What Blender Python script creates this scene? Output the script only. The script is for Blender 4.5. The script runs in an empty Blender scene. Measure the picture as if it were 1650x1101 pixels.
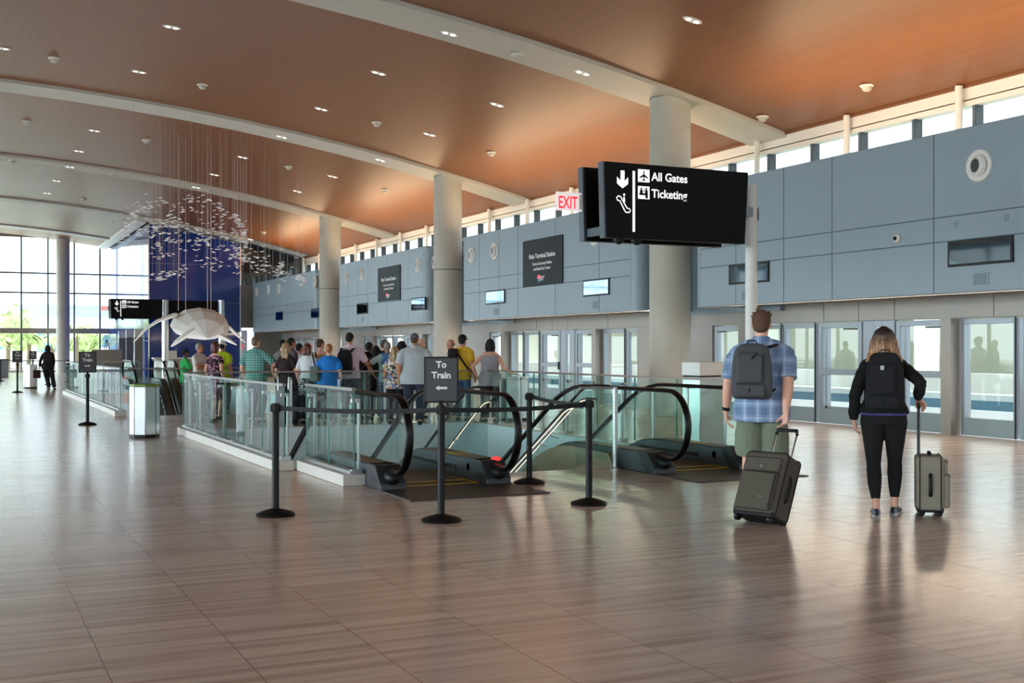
import bpy, bmesh, math, random
from mathutils import Vector, Matrix, noise
random.seed(7)
S = bpy.context.scene
C = S.collection
PI = math.pi
# ---------------------------------------------------------------- camera, world, sun, exposure
F = 1880.0                       # focal length in pixels of the 1650 px wide frame
AZ = math.atan(894 / F)          # the camera looks this far to the right of the hall's long axis (+Y)
CA, SA = math.cos(AZ), math.sin(AZ)
HZ, EYE = 562.0, 1.5
cd = bpy.data.cameras.new('camera'); cam = bpy.data.objects.new('camera', cd); C.objects.link(cam)
cam.location = (0, 0, EYE); cam.rotation_euler = (PI / 2, 0, -AZ)
cd.sensor_width = 36; cd.lens = 36 * F / 1650; cd.shift_y = (HZ - 550.5) / 1650
cd.clip_end = 600; S.camera = cam
w = bpy.data.worlds.new('world'); S.world = w; w.use_nodes = True
bg = w.node_tree.nodes['Background']; bg.inputs[0].default_value = (0.84, 0.93, 1.0, 1); bg.inputs[1].default_value = 2.6
_n = w.node_tree.nodes; _l = w.node_tree.links      # hazy sky, brighter on the side where the sun stands behind the cloud (left of the hall)
_tc = _n.new('ShaderNodeTexCoord'); _dp = _n.new('ShaderNodeVectorMath'); _dp.operation = 'DOT_PRODUCT'; _dp.inputs[1].default_value = Vector((-0.88, 0.12, 0.46)).normalized()
_l.new(_tc.outputs['Generated'], _dp.inputs[0])
_mx = _n.new('ShaderNodeMath'); _mx.operation = 'MAXIMUM'; _mx.inputs[1].default_value = 0; _l.new(_dp.outputs['Value'], _mx.inputs[0])
_pw = _n.new('ShaderNodeMath'); _pw.operation = 'POWER'; _pw.inputs[1].default_value = 5; _l.new(_mx.outputs[0], _pw.inputs[0])
_ma = _n.new('ShaderNodeMath'); _ma.operation = 'MULTIPLY_ADD'; _ma.inputs[1].default_value = 12.0; _ma.inputs[2].default_value = 1.7; _l.new(_pw.outputs[0], _ma.inputs[0]); _l.new(_ma.outputs[0], bg.inputs[1])
S.view_settings.view_transform = 'Standard'; S.view_settings.look = 'None'
S.view_settings.gamma = 1; S.view_settings.use_curve_mapping = False
S.view_settings.exposure = 1.18
S.cycles.max_bounces = 10; S.cycles.diffuse_bounces = 5; S.cycles.transparent_max_bounces = 24
S.cycles.use_denoising = True
S.cycles.sample_clamp_indirect = 6
S.cycles.caustics_reflective = False; S.cycles.caustics_refractive = False


def area(name, loc, sx, sy, power, color, rot):
    l = bpy.data.lights.new(name, 'AREA'); l.shape = 'RECTANGLE'; l.size = sx; l.size_y = sy
    l.energy = power; l.color = color
    o = bpy.data.objects.new(name, l); C.objects.link(o); o.location = loc; o.rotation_euler = rot
    return o


# warm cove lamps that stand on the ledge over the station front and wash the wood ceiling
for yc in (14.5, 28.3, 41.4, 54.5):
    area('ledge_uplight', (14.75, yc, 5.05), 0.25, 10.5, 130, (1.0, 0.70, 0.42), (PI, math.radians(14), 0))
# unseen fill lights added in the level below to brighten the stairwell walls
for yc in (18.0, 33.0, 44.0):
    area('lower_hall_fill', (6.6, yc, -4.3), 5, 6, 170, (0.95, 0.98, 1.0), (PI, 0, 0))
# warm linear lamps under the projecting wall
for yc in (14.5, 28.3, 41.4, 54.5):
    area('soffit_lamp', (14.45, yc, 2.36), 0.08, 10.8, 55, (1.0, 0.78, 0.55), (0, math.radians(35), 0))


# ---------------------------------------------------------------- measuring helpers
def fl(px, py, z=0.0):           # floor (or height z) point seen at a pixel
    d = F * (EYE - z) / (py - HZ); X = d * CA * (px + 69) / F
    return X, (d - X * SA) / CA


def atd(px, d):                  # point at depth d
    X = d * CA * (px + 69) / F
    return X, (d - X * SA) / CA


def atX(px, X, py=HZ):
    d = X * F / (CA * (px + 69)); return (d - X * SA) / CA, EYE + (HZ - py) * d / F


def atY(px, Y, py=HZ):
    k = CA * (px + 69) / F; d = Y * CA / (1 - k * SA); return k * d, EYE + (HZ - py) * d / F


def ceil_z(x): return 8.85 - 0.0068 * (x + 2) ** 2


def atceil(px, py):
    d = 10.0
    while d < 90:
        X, Y = atd(px, d); z = EYE + (HZ - py) * d / F
        if z >= ceil_z(X): return X, Y, ceil_z(X)
        d += 0.02
    return X, Y, z


# ---------------------------------------------------------------- mesh helpers
class MB:
    def __init__(s): s.v = []; s.f = []; s.m = []; s.mi = 0
    def add(s, vs, fs):
        b = len(s.v); s.v += [tuple(v) for v in vs]; s.f += [tuple(b + i for i in f) for f in fs]; s.m += [s.mi] * len(fs); return s
    def box(s, x0, x1, y0, y1, z0, z1):
        vs = [(x, y, z) for x in (x0, x1) for y in (y0, y1) for z in (z0, z1)]
        return s.add(vs, [(0, 1, 3, 2), (4, 6, 7, 5), (0, 4, 5, 1), (2, 3, 7, 6), (0, 2, 6, 4), (1, 5, 7, 3)])
    def prism(s, poly, ax, a0, a1):   # poly of 2D points in the plane across axis ax ('x': (y,z), 'y': (x,z), 'z': (x,y))
        def P(p, a): return {'x': (a, p[0], p[1]), 'y': (p[0], a, p[1]), 'z': (p[0], p[1], a)}[ax]
        n = len(poly)
        return s.add([P(p, a0) for p in poly] + [P(p, a1) for p in poly],
                     [tuple(range(n))[::-1], tuple(range(n, 2 * n))] + [(i, (i + 1) % n, n + (i + 1) % n, n + i) for i in range(n)])
    def lathe(s, prof, c=(0, 0, 0), axis='z', seg=20):   # prof: (radius, height)
        vs = []; fs = []
        for r, h in prof:
            for k in range(seg):
                t = 2 * PI * k / seg; a, b = r * math.cos(t), r * math.sin(t)
                p = {'z': (a, b, h), 'x': (h, a, b), 'y': (a, h, b)}[axis]
                vs.append((p[0] + c[0], p[1] + c[1], p[2] + c[2]))
        for j in range(len(prof) - 1):
            for k in range(seg):
                fs.append((j * seg + k, j * seg + (k + 1) % seg, (j + 1) * seg + (k + 1) % seg, (j + 1) * seg + k))
        fs.append(tuple(range(seg))[::-1]); n = (len(prof) - 1) * seg; fs.append(tuple(range(n, n + seg)))
        return s.add(vs, fs)
    def sph(s, c, r, seg=14, rings=9, rot=None):
        if not hasattr(r, '__len__'): r = (r, r, r)
        vs = [Vector((0, 0, -r[2]))]; fs = []
        for j in range(1, rings):
            a = -PI / 2 + PI * j / rings
            for k in range(seg):
                t = 2 * PI * k / seg; vs.append(Vector((r[0] * math.cos(a) * math.cos(t), r[1] * math.cos(a) * math.sin(t), r[2] * math.sin(a))))
        vs.append(Vector((0, 0, r[2])))
        for k in range(seg):
            fs.append((0, 1 + (k + 1) % seg, 1 + k)); n = 1 + (rings - 2) * seg
            fs.append((n + k, n + (k + 1) % seg, len(vs) - 1))
            for j in range(rings - 2):
                a = 1 + j * seg; fs.append((a + k, a + (k + 1) % seg, a + seg + (k + 1) % seg, a + seg + k))
        c = Vector(c)
        if rot is not None: vs = [rot @ v for v in vs]
        return s.add([v + c for v in vs], fs)
    def chain(s, pts, rads, side=(1, 0, 0), seg=12, round0=True, round1=True, closed=False):
        pts = [Vector(p) for p in pts]; n = len(pts)
        rads = [(r, r) if not hasattr(r, '__len__') else r for r in (rads if hasattr(rads, '__len__') and len(rads) == n and not (n == 2 and not hasattr(rads[0], '__len__') and False) else [rads] * n)]
        side = Vector(side); rings = []
        for i, p in enumerate(pts):
            t = (pts[(i + 1) % n] - pts[i - 1]) if closed else (pts[min(i + 1, n - 1)] - pts[max(i - 1, 0)])
            t.normalize(); a = side - t * side.dot(t)
            if a.length < 1e-4: a = Vector((0, 1, 0)) - t * t.y
            a.normalize(); b = t.cross(a)
            if not closed and i == 0 and round0:
                for q in (0.97, 0.72):
                    u = math.sqrt(1 - q * q); rr = min(rads[0]); rings.append((p - t * rr * q, a * rads[0][0] * u, b * rads[0][1] * u))
            rings.append((p, a * rads[i][0], b * rads[i][1]))
            if not closed and i == n - 1 and round1:
                for q in (0.72, 0.97):
                    u = math.sqrt(1 - q * q); rr = min(rads[-1]); rings.append((p + t * rr * q, a * rads[-1][0] * u, b * rads[-1][1] * u))
        vs = []; fs = []
        for (p, a, b) in rings:
            for k in range(seg):
                t = 2 * PI * k / seg; vs.append(p + a * math.cos(t) + b * math.sin(t))
        m = len(rings)
        for j in range(m if closed else m - 1):
            for k in range(seg):
                j2 = (j + 1) % m
                fs.append((j * seg + k, j * seg + (k + 1) % seg, j2 * seg + (k + 1) % seg, j2 * seg + k))
        if not closed: fs.append(tuple(range(seg))[::-1]); fs.append(tuple(range((m - 1) * seg, m * seg)))
        return s.add(vs, fs)
    def tube(s, pts, r, seg=8, side=(1, 0, 0)):
        return s.chain(pts, [r] * len(pts), side, seg, False, False)
    def xf(s, M, start=0):
        s.v = s.v[:start] + [tuple(M @ Vector(v)) for v in s.v[start:]]; return s
    def build(s, name, mat, parent=None, smooth=False, bevel=0, seg=2, loc=None):
        me = bpy.data.meshes.new(name); me.from_pydata(s.v, [], s.f)
        for m in (mat if isinstance(mat, (list, tuple)) else [mat]): me.materials.append(m)
        if any(s.m): me.polygons.foreach_set('material_index', s.m)
        bm = bmesh.new(); bm.from_mesh(me); bmesh.ops.recalc_face_normals(bm, faces=bm.faces); bm.to_mesh(me); bm.free()
        if smooth:
            me.polygons.foreach_set('use_smooth', [True] * len(me.polygons))
            if smooth == 'auto': me.set_sharp_from_angle(angle=math.radians(38))
        o = bpy.data.objects.new(name, me); C.objects.link(o); o.parent = parent
        if loc: o.location = loc
        if bevel:
            b = o.modifiers.new('bevel', 'BEVEL'); b.width = bevel; b.segments = seg; b.limit_method = 'ANGLE'
            if seg > 1 and not smooth: me.polygons.foreach_set('use_smooth', [True] * len(me.polygons)); me.set_sharp_from_angle(angle=math.radians(35))
        return o


def thing(name, label, cat, loc=(0, 0, 0), rz=0, group=None):
    o = bpy.data.objects.new(name, None); C.objects.link(o); o.empty_display_size = 0.1
    o.location = loc if len(loc) == 3 else (loc[0], loc[1], 0); o.rotation_euler = (0, 0, rz)
    o['label'] = label; o['category'] = cat
    if group: o['group'] = group
    return o


def tag(o, label, cat, group=None, kind=None):
    o['label'] = label; o['category'] = cat
    if group: o['group'] = group
    if kind: o['kind'] = kind
    return o


def struct(name, mb, mat, parent=None, **k):
    o = mb.build(name, mat, parent, **k)
    if parent is None: o['kind'] = 'structure'
    return o


def sroot(name, loc=(0, 0, 0)):
    o = bpy.data.objects.new(name, None); C.objects.link(o); o.location = loc; o['kind'] = 'structure'; return o


def dup(root, loc, rz=None, label=None, group=None):
    r = root.copy(); C.objects.link(r); r.location = loc if len(loc) == 3 else (loc[0], loc[1], 0)
    if rz is not None: r.rotation_euler = (0, 0, rz)
    if label: r['label'] = label
    if group: r['group'] = group
    for ch in list(root.children):
        c = ch.copy(); C.objects.link(c); c.parent = r
        for g in ch.children:
            d = g.copy(); C.objects.link(d); d.parent = c
    return r


def text(s, size, mat, parent, x, z, y=-0.001, align='LEFT', bold=0.0, sx=1.0, name='lettering'):
    cu = bpy.data.curves.new('t', 'FONT'); cu.body = s; cu.size = size; cu.align_x = align; cu.offset = bold; cu.extrude = 0.001
    cu.resolution_u = 3
    t = bpy.data.objects.new('t', cu); C.objects.link(t)
    dg = bpy.context.evaluated_depsgraph_get(); me = bpy.data.meshes.new_from_object(t.evaluated_get(dg))
    bpy.data.objects.remove(t)
    for v in me.vertices: v.co = Vector((x + v.co.x * sx, y - v.co.z, z + v.co.y))
    me.materials.clear(); me.materials.append(mat)
    o = bpy.data.objects.new(name, me); C.objects.link(o); o.parent = parent; return o


# ---------------------------------------------------------------- materials
def srgb(r, g, b): return tuple((c / 255 / 12.92 if c < 10 else ((c / 255 + 0.055) / 1.055) ** 2.4) for c in (r, g, b)) + (1,)


def mat(name, col, rough=0.5, metal=0.0, spec=0.5, emit=None, es=0, noise_amt=0, nscale=4, bump=0, coat=0):
    m = bpy.data.materials.new(name); m.use_nodes = True; N = m.node_tree.nodes; L = m.node_tree.links
    b = N['Principled BSDF']; b.inputs['Base Color'].default_value = col; b.inputs['Roughness'].default_value = rough
    b.inputs['Metallic'].default_value = metal; b.inputs['Specular IOR Level'].default_value = spec
    b.inputs['Coat Weight'].default_value = coat
    if emit: b.inputs['Emission Color'].default_value = emit; b.inputs['Emission Strength'].default_value = es
    if noise_amt or bump:
        tc = N.new('ShaderNodeTexCoord'); n = N.new('ShaderNodeTexNoise'); n.inputs['Scale'].default_value = nscale; n.inputs['Detail'].default_value = 6
        L.new(tc.outputs['Object'], n.inputs['Vector'])
        if noise_amt:
            mx = N.new('ShaderNodeMix'); mx.data_type = 'RGBA'
            mx.inputs['A'].default_value = tuple(c * (1 - noise_amt) for c in col[:3]) + (1,)
            mx.inputs['B'].default_value = tuple(min(1, c * (1 + noise_amt)) for c in col[:3]) + (1,)
            L.new(n.outputs['Fac'], mx.inputs['Factor']); L.new(mx.outputs['Result'], b.inputs['Base Color'])
        if bump:
            bp = N.new('ShaderNodeBump'); bp.inputs['Strength'].default_value = bump; bp.inputs['Distance'].default_value = 0.02
            L.new(n.outputs['Fac'], bp.inputs['Height']); L.new(bp.outputs['Normal'], b.inputs['Normal'])
    return m


class NT:   # small node builder
    def __init__(s, m): s.N = m.node_tree.nodes; s.L = m.node_tree.links; s.b = s.N['Principled BSDF']
    def n(s, t, **k):
        x = s.N.new('ShaderNode' + t)
        for a, v in k.items(): setattr(x, a, v)
        return x
    def link(s, a, b): s.L.new(a, b)
    def math(s, op, a, b=None):
        x = s.n('Math', operation=op)
        for i, v in enumerate((a, b)):
            if v is None: continue
            if isinstance(v, (int, float)): x.inputs[i].default_value = v
            else: s.link(v, x.inputs[i])
        return x.outputs[0]
    def mix(s, f, a, b):
        x = s.n('Mix', data_type='RGBA')
        for k, v in (('Factor', f), ('A', a), ('B', b)):
            if isinstance(v, (int, float, tuple)): x.inputs[k].default_value = v
            else: s.link(v, x.inputs[k])
        return x.outputs['Result']


def floor_mat():
    m = mat('floor_tile', (0.3, 0.24, 0.2, 1), 0.22); t = NT(m)
    tc = t.n('TexCoord'); sep = t.n('SeparateXYZ'); t.link(tc.outputs['Object'], sep.inputs[0])
    cmb = t.n('CombineXYZ'); t.link(sep.outputs[1], cmb.inputs[0]); t.link(sep.outputs[0], cmb.inputs[1])
    br = t.n('TexBrick'); br.offset = 0.5; t.link(cmb.outputs[0], br.inputs['Vector'])
    br.inputs['Scale'].default_value = 1; br.inputs['Brick Width'].default_value = 1.25; br.inputs['Row Height'].default_value = 0.628
    br.inputs['Mortar Size'].default_value = 0.0028; br.inputs['Mortar Smooth'].default_value = 0.2; br.inputs['Bias'].default_value = 0
    br.inputs['Color1'].default_value = (0, 0, 0, 1); br.inputs['Color2'].default_value = (1, 1, 1, 1); br.inputs['Mortar'].default_value = (0.5, 0.5, 0.5, 1)
    # the veins shift from tile to tile
    mp = t.n('VectorMath', operation='MULTIPLY'); t.link(tc.outputs['Object'], mp.inputs[0]); mp.inputs[1].default_value = (0.55, 12.5, 1)
    off = t.n('VectorMath', operation='SCALE'); t.link(br.outputs['Color'], off.inputs[0]); off.inputs['Scale'].default_value = 0.9
    ad = t.n('VectorMath', operation='ADD'); t.link(mp.outputs[0], ad.inputs[0]); t.link(off.outputs[0], ad.inputs[1])
    n1 = t.n('TexNoise'); n1.inputs['Scale'].default_value = 1.0; n1.inputs['Detail'].default_value = 7; n1.inputs['Roughness'].default_value = 0.62; t.link(ad.outputs[0], n1.inputs['Vector'])
    r = t.n('ValToRGB'); t.link(n1.outputs['Fac'], r.inputs[0]); cr = r.color_ramp
    cr.elements[0].position = 0.30; cr.elements[0].color = srgb(160, 139, 125); cr.elements[1].position = 0.68; cr.elements[1].color = srgb(224, 205, 190)
    e = cr.elements.new(0.5); e.color = srgb(204, 184, 169)
    col = t.mix(br.outputs['Fac'], r.outputs[0], srgb(128, 106, 94))
    t.link(col, t.b.inputs['Base Color'])
    rg = t.math('MULTIPLY_ADD', n1.outputs['Fac'], 0.12); t.link(rg, t.b.inputs['Roughness'])
    rg.node.inputs[2].default_value = 0.15
    t.b.inputs['Specular IOR Level'].default_value = 0.6
    return m


def wood_mat():
    m = mat('ceiling_wood', (0.4, 0.18, 0.08, 1), 0.42); t = NT(m)
    tc = t.n('TexCoord'); sep = t.n('SeparateXYZ'); t.link(tc.outputs['Object'], sep.inputs[0])
    sx = t.math('FRACT', t.math('MULTIPLY', sep.outputs[0], 1 / 0.07))         # fine slats along the hall
    slat = t.math('LESS_THAN', sx, 0.22)
    seam1 = t.math('LESS_THAN', t.math('FRACT', t.math('MULTIPLY', sep.outputs[0], 1 / 1.3)), 0.014)
    seam2 = t.math('LESS_THAN', t.math('FRACT', t.math('MULTIPLY', sep.outputs[1], 1 / 3.0)), 0.006)
    n = t.n('TexNoise'); n.inputs['Scale'].default_value = 1; n.inputs['Detail'].default_value = 5
    mp = t.n('VectorMath', operation='MULTIPLY'); t.link(tc.outputs['Object'], mp.inputs[0]); mp.inputs[1].default_value = (22, 0.5, 1); t.link(mp.outputs[0], n.inputs['Vector'])
    c = t.mix(n.outputs['Fac'], srgb(110, 67, 34), srgb(142, 91, 49))
    c = t.mix(t.math('MULTIPLY', slat, 0.28), c, srgb(84, 44, 24))
    c = t.mix(t.math('MULTIPLY', t.math('MAXIMUM', seam1, seam2), 0.35), c, srgb(84, 44, 24))
    t.link(c, t.b.inputs['Base Color']); return m


def glass_mat(name, tint=(0.93, 0.98, 0.96), refl=1.0, rough=0.0, ior=1.5):
    m = bpy.data.materials.new(name); m.use_nodes = True; N = m.node_tree.nodes; L = m.node_tree.links
    N.remove(N['Principled BSDF']); out = N['Material Output']
    tr = N.new('ShaderNodeBsdfTransparent'); tr.inputs[0].default_value = (*tint, 1)
    gl = N.new('ShaderNodeBsdfGlossy'); gl.inputs['Roughness'].default_value = rough
    gl.inputs[0].default_value = (refl, refl, refl, 1)
    fr = N.new('ShaderNodeFresnel'); fr.inputs[0].default_value = ior
    ge = N.new('ShaderNodeNewGeometry'); inv = N.new('ShaderNodeMath'); inv.operation = 'SUBTRACT'; inv.inputs[0].default_value = 1; L.new(ge.outputs['Backfacing'], inv.inputs[1])
    mu = N.new('ShaderNodeMath'); mu.operation = 'MULTIPLY'; L.new(fr.outputs[0], mu.inputs[0]); L.new(inv.outputs[0], mu.inputs[1])   # a pane reflects once, at its outer face
    mx = N.new('ShaderNodeMixShader'); L.new(mu.outputs[0], mx.inputs[0]); L.new(tr.outputs[0], mx.inputs[1]); L.new(gl.outputs[0], mx.inputs[2])
    L.new(mx.outputs[0], out.inputs['Surface']); return m


def emis(name, col, st):
    m = bpy.data.materials.new(name); m.use_nodes = True; N = m.node_tree.nodes; N.remove(N['Principled BSDF'])
    e = N.new('ShaderNodeEmission'); e.inputs[0].default_value = col; e.inputs[1].default_value = st
    m.node_tree.links.new(e.outputs[0], N['Material Output'].inputs['Surface']); return m


def plaid(name, base, dark, light, px, pz, w1=0.5, w2=0.12):
    m = mat(name, base, 0.85); t = NT(m); tc = t.n('TexCoord'); sep = t.n('SeparateXYZ'); t.link(tc.outputs['Object'], sep.inputs[0])
    fx = t.math('FRACT', t.math('MULTIPLY', sep.outputs[0], 1 / px)); fz = t.math('FRACT', t.math('MULTIPLY', sep.outputs[2], 1 / pz))
    a = t.math('ADD', t.math('MULTIPLY', t.math('LESS_THAN', fx, w1), 0.4), t.math('MULTIPLY', t.math('LESS_THAN', fz, w1), 0.4))
    c = t.mix(a, base, dark)
    bx = t.math('LESS_THAN', t.math('ABSOLUTE', t.math('SUBTRACT', fx, 0.75)), w2 / 2); bz = t.math('LESS_THAN', t.math('ABSOLUTE', t.math('SUBTRACT', fz, 0.75)), w2 / 2)
    c = t.mix(t.math('ADD', t.math('MULTIPLY', bx, 0.45), t.math('MULTIPLY', bz, 0.3)), c, light)
    t.link(c, t.b.inputs['Base Color']); return m


def blotch(name, cols, scale=14, rough=0.85):
    m = mat(name, cols[0], rough); t = NT(m); tc = t.n('TexCoord')
    v = t.n('TexVoronoi'); v.inputs['Scale'].default_value = scale; t.link(tc.outputs['Object'], v.inputs['Vector'])
    sep = t.n('SeparateColor'); t.link(v.outputs['Color'], sep.inputs[0])
    r = t.n('ValToRGB'); r.color_ramp.interpolation = 'CONSTANT'; t.link(sep.outputs[0], r.inputs[0]); cr = r.color_ramp
    cr.elements[0].color = cols[0]; cr.elements[1].position = 1 / len(cols); cr.elements[1].color = cols[1]
    for i in range(2, len(cols)): e = cr.elements.new(i / len(cols)); e.color = cols[i]
    t.link(r.outputs[0], t.b.inputs['Base Color']); return m


def brushed(name, col, rough=0.3, metal=1.0):
    m = mat(name, col, rough, metal); t = NT(m); tc = t.n('TexCoord')
    mp = t.n('VectorMath', operation='MULTIPLY'); t.link(tc.outputs['Object'], mp.inputs[0]); mp.inputs[1].default_value = (60, 60, 1)
    n = t.n('TexNoise'); n.inputs['Scale'].default_value = 3; t.link(mp.outputs[0], n.inputs['Vector'])
    r = t.math('MULTIPLY_ADD', n.outputs['Fac'], 0.2); r.node.inputs[2].default_value = rough - 0.08; t.link(r, t.b.inputs['Roughness']); return m


M = dict(
    floor=floor_mat(), wood=wood_mat(),
    white=mat('white_paint', srgb(226, 226, 220), 0.5, noise_amt=0.03),
    beam=mat('white_beam', srgb(192, 190, 180), 0.55, noise_amt=0.04, nscale=0.6),
    concrete=mat('column_concrete', srgb(186, 184, 172), 0.7, noise_amt=0.12, nscale=2.2, bump=0.15),
    panel=mat('wall_panel', srgb(138, 156, 166), 0.42, noise_amt=0.03, nscale=0.7),
    joint=mat('panel_joint', srgb(84, 100, 110), 0.7),
    fascia=mat('fascia_panel', srgb(150, 143, 136), 0.4, metal=0.2, noise_amt=0.04),
    frame=mat('door_frame_metal', srgb(140, 146, 152), 0.38, metal=0.5),
    mull=mat('mullion_metal', srgb(92, 108, 120), 0.4, metal=0.3),
    mulld=mat('dark_gasket', srgb(26, 36, 42), 0.5),
    steel=brushed('brushed_steel', (0.52, 0.53, 0.53, 1), 0.3), greyrail=mat('grey_rail', srgb(126, 126, 122), 0.4, metal=0.3), deckrail=mat('bronze_rail', srgb(128, 112, 104), 0.35, metal=0.5),
    chrome=mat('polished_steel', (0.75, 0.76, 0.76, 1), 0.15, metal=1.0),
    black=mat('black_plastic', srgb(11, 11, 12), 0.5, spec=0.3),
    rubber=mat('handrail_rubber', srgb(9, 8, 9), 0.32, spec=0.3),
    dark=mat('charcoal_metal', srgb(52, 54, 58), 0.4, metal=0.3),
    skirt=mat('escalator_skirt', srgb(78, 82, 90), 0.38, metal=0.3),
    plate=mat('landing_plate', srgb(58, 55, 54), 0.5, metal=0.3, noise_amt=0.2, nscale=60),
    deck=mat('escalator_deck', srgb(98, 80, 68), 0.4, metal=0.3),
    step=mat('escalator_step', srgb(110, 112, 114), 0.5, metal=0.5),
    bronze=mat('bronze_cladding', srgb(176, 150, 128), 0.35, metal=0.4),
    yellow=mat('safety_yellow', srgb(222, 182, 20), 0.5),
    red=mat('stop_red', srgb(225, 40, 45), 0.4, emit=(1, 0.05, 0.05, 1), es=0.6),
    orange=mat('sticker_orange', srgb(225, 105, 50), 0.5),
    led=emis('led_strip', (1.0, 0.74, 0.52, 1), 1.2),
    lens=emis('downlight_lens', (1.0, 0.92, 0.8, 1), 2.2),
    curb=mat('stone_curb', srgb(206, 202, 194), 0.4, noise_amt=0.08, nscale=5),
    well=mat('well_panel', srgb(206, 218, 226), 0.45, noise_amt=0.04),
    bluewall=mat('blue_glass_cladding', srgb(4, 50, 135), 0.08, spec=0.5, coat=0.15),
    blueline=mat('blue_cladding_joint', srgb(120, 150, 200), 0.4),
    darkglass=mat('dark_glass', srgb(16, 30, 36), 0.05, spec=0.7),
    greypanel=mat('grey_panel', srgb(118, 118, 114), 0.6),  # plain grey of the far wall panels and pylons
    glass=glass_mat('window_glass', (0.93, 0.97, 0.97)),
    railglass=glass_mat('rail_glass', (0.90, 0.965, 0.945), 0.4, ior=1.5),
    glassedge=mat('glass_edge', srgb(96, 160, 148), 0.15, spec=0.8),
    sign=mat('sign_black', srgb(8, 8, 10), 0.5, spec=0.15), signgrey=mat('sign_grey', srgb(80, 81, 86), 0.5, spec=0.25), signside=mat('sign_side', srgb(70, 82, 92), 0.45),
    signslate=mat('sign_slate', srgb(34, 43, 47), 0.55, spec=0.2),
    signwhite=mat('sign_white', srgb(240, 240, 238), 0.5, emit=(1, 1, 1, 1), es=0.35),
    letter=mat('printed_white', srgb(235, 235, 232), 0.5),
    exitface=mat('exit_face', srgb(214, 210, 206), 0.3, emit=(1, 0.9, 0.9, 1), es=0.25), exitred=mat('exit_red', srgb(205, 20, 30), 0.4, emit=(1, 0.03, 0.05, 1), es=0.6),
    screen=mat('screen_glass', (0.2, 0.3, 0.38, 1), 0.04, metal=1.0),
    sculpt=mat('sculpture_white', srgb(232, 230, 224), 0.7),
    fish=mat('fish_metal', srgb(240, 242, 246), 0.35, metal=0.1), wire=mat('hanging_wire', srgb(176, 160, 150), 0.4, metal=0.5),
    ground=mat('outside_concrete', srgb(214, 212, 204), 0.9, noise_amt=0.08, nscale=0.3),
    grass=mat('lawn', srgb(116, 156, 82), 0.95, noise_amt=0.25, nscale=0.8), leaf=mat('tree_leaf', srgb(186, 200, 140), 0.9, noise_amt=0.4, nscale=2),
    bark=mat('bark', srgb(120, 104, 84), 0.9), outwhite=mat('outside_white', srgb(232, 232, 228), 0.8), outblue=mat('outside_blue_grey', srgb(100, 136, 156), 0.6),
    outgrey=mat('outside_grey', srgb(140, 146, 150), 0.8), outbeige=mat('outside_beige', srgb(206, 202, 190), 0.8),
    green=mat('recycling_green', srgb(116, 150, 50), 0.5),
)

# ---------------------------------------------------------------- the setting
YC = [21.9, 34.9, 48.05]                         # column line positions
XU, XE, XD, XC = 14.1, 17.0, 15.7, 14.3          # projecting wall, eave, door wall, columns
Y0 = -14.0
W1 = (3.62, 9.62, 12.75, 22.1); W2 = (3.25, 9.62, 27.0, 50.0)
mb = MB()
for r in ((-24, 3.25, Y0, 80), (3.25, 3.62, Y0, 27), (9.62, 15.75, Y0, 80), (3.6201, 3.99, 12.7501, 14.35), (3.62, 9.62, Y0, 12.75), (3.62, 9.62, 22.1, 27), (3.25, 9.62, 50, 80), (3.25, 5.6, 41.3, 50)):
    mb.box(r[0], r[1], r[2], r[3], -0.35, 0)
struct('floor', mb, M['floor'])
mb = MB().box(2, 12, 8, 54, -4.7, -4.5); struct('floor_lower', mb, M['floor'])
mb = MB()
for (x0, x1, y0, y1) in ((3.63, 9.6, 12.76, 22.09), (3.27, 9.6, 27.01, 49.9)):
    for k in range(2):
        xx = (x0, x1)[k]; n = int((y1 - y0) / 1.6)
        for i in range(n):
            a, b = y0 + (y1 - y0) * i / n, y0 + (y1 - y0) * (i + 1) / n
            mb.box(xx - 0.03, xx + 0.03, a + 0.004, b - 0.004, -4.5, -0.015)
            mb.box(xx - 0.036, xx + 0.036, a, b, -0.37, -0.35)
    for k in range(2):
        yy = (y0, y1)[k]; n = 4
        for i in range(n):
            a, b = x0 + (x1 - x0) * i / n, x0 + (x1 - x0) * (i + 1) / n
            mb.box(a + 0.004, b - 0.004, yy - 0.03, yy + 0.03, -4.5, -0.015)
            mb.box(a, b, yy - 0.036, yy + 0.036, -0.37, -0.35)
struct('wall_stairwell', mb, M['well'])

# vaulted ceiling: wood between white ribs
RW = 0.69
edges = [Y0]
for k in range(-2, 5): yc = 21.9 + 13.06 * k; edges += [yc - RW, yc + RW]
edges += [80.0]
NX = 26
def vault(x0, x1, y0, y1, z0, z1, n=NX):
    m = MB(); vs = []; fs = []
    for i in range(n + 1):
        x = x0 + (x1 - x0) * i / n; z = ceil_z(x)
        vs += [(x, y0, z + z0), (x, y1, z + z0), (x, y0, z + z1), (x, y1, z + z1)]
    for i in range(n):
        a = i * 4; b = a + 4
        fs += [(a, a + 1, b + 1, b), (a + 2, b + 2, b + 3, a + 3), (a, b, b + 2, a + 2), (a + 1, a + 3, b + 3, b + 1)]
    fs += [(0, 2, 3, 1), (n * 4, n * 4 + 1, n * 4 + 3, n * 4 + 2)]
    return m.add(vs, fs)
for i in range(0, len(edges) - 1, 2):
    a, b = edges[i], edges[i + 1]
    if b <= a or b < Y0: continue
    x1 = XE if b < 62.5 else 8.3
    if a < Y0: a = Y0
    struct('ceiling', vault(-24, x1, a, b, 0, 0.25), M['wood'], smooth='auto')
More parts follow.
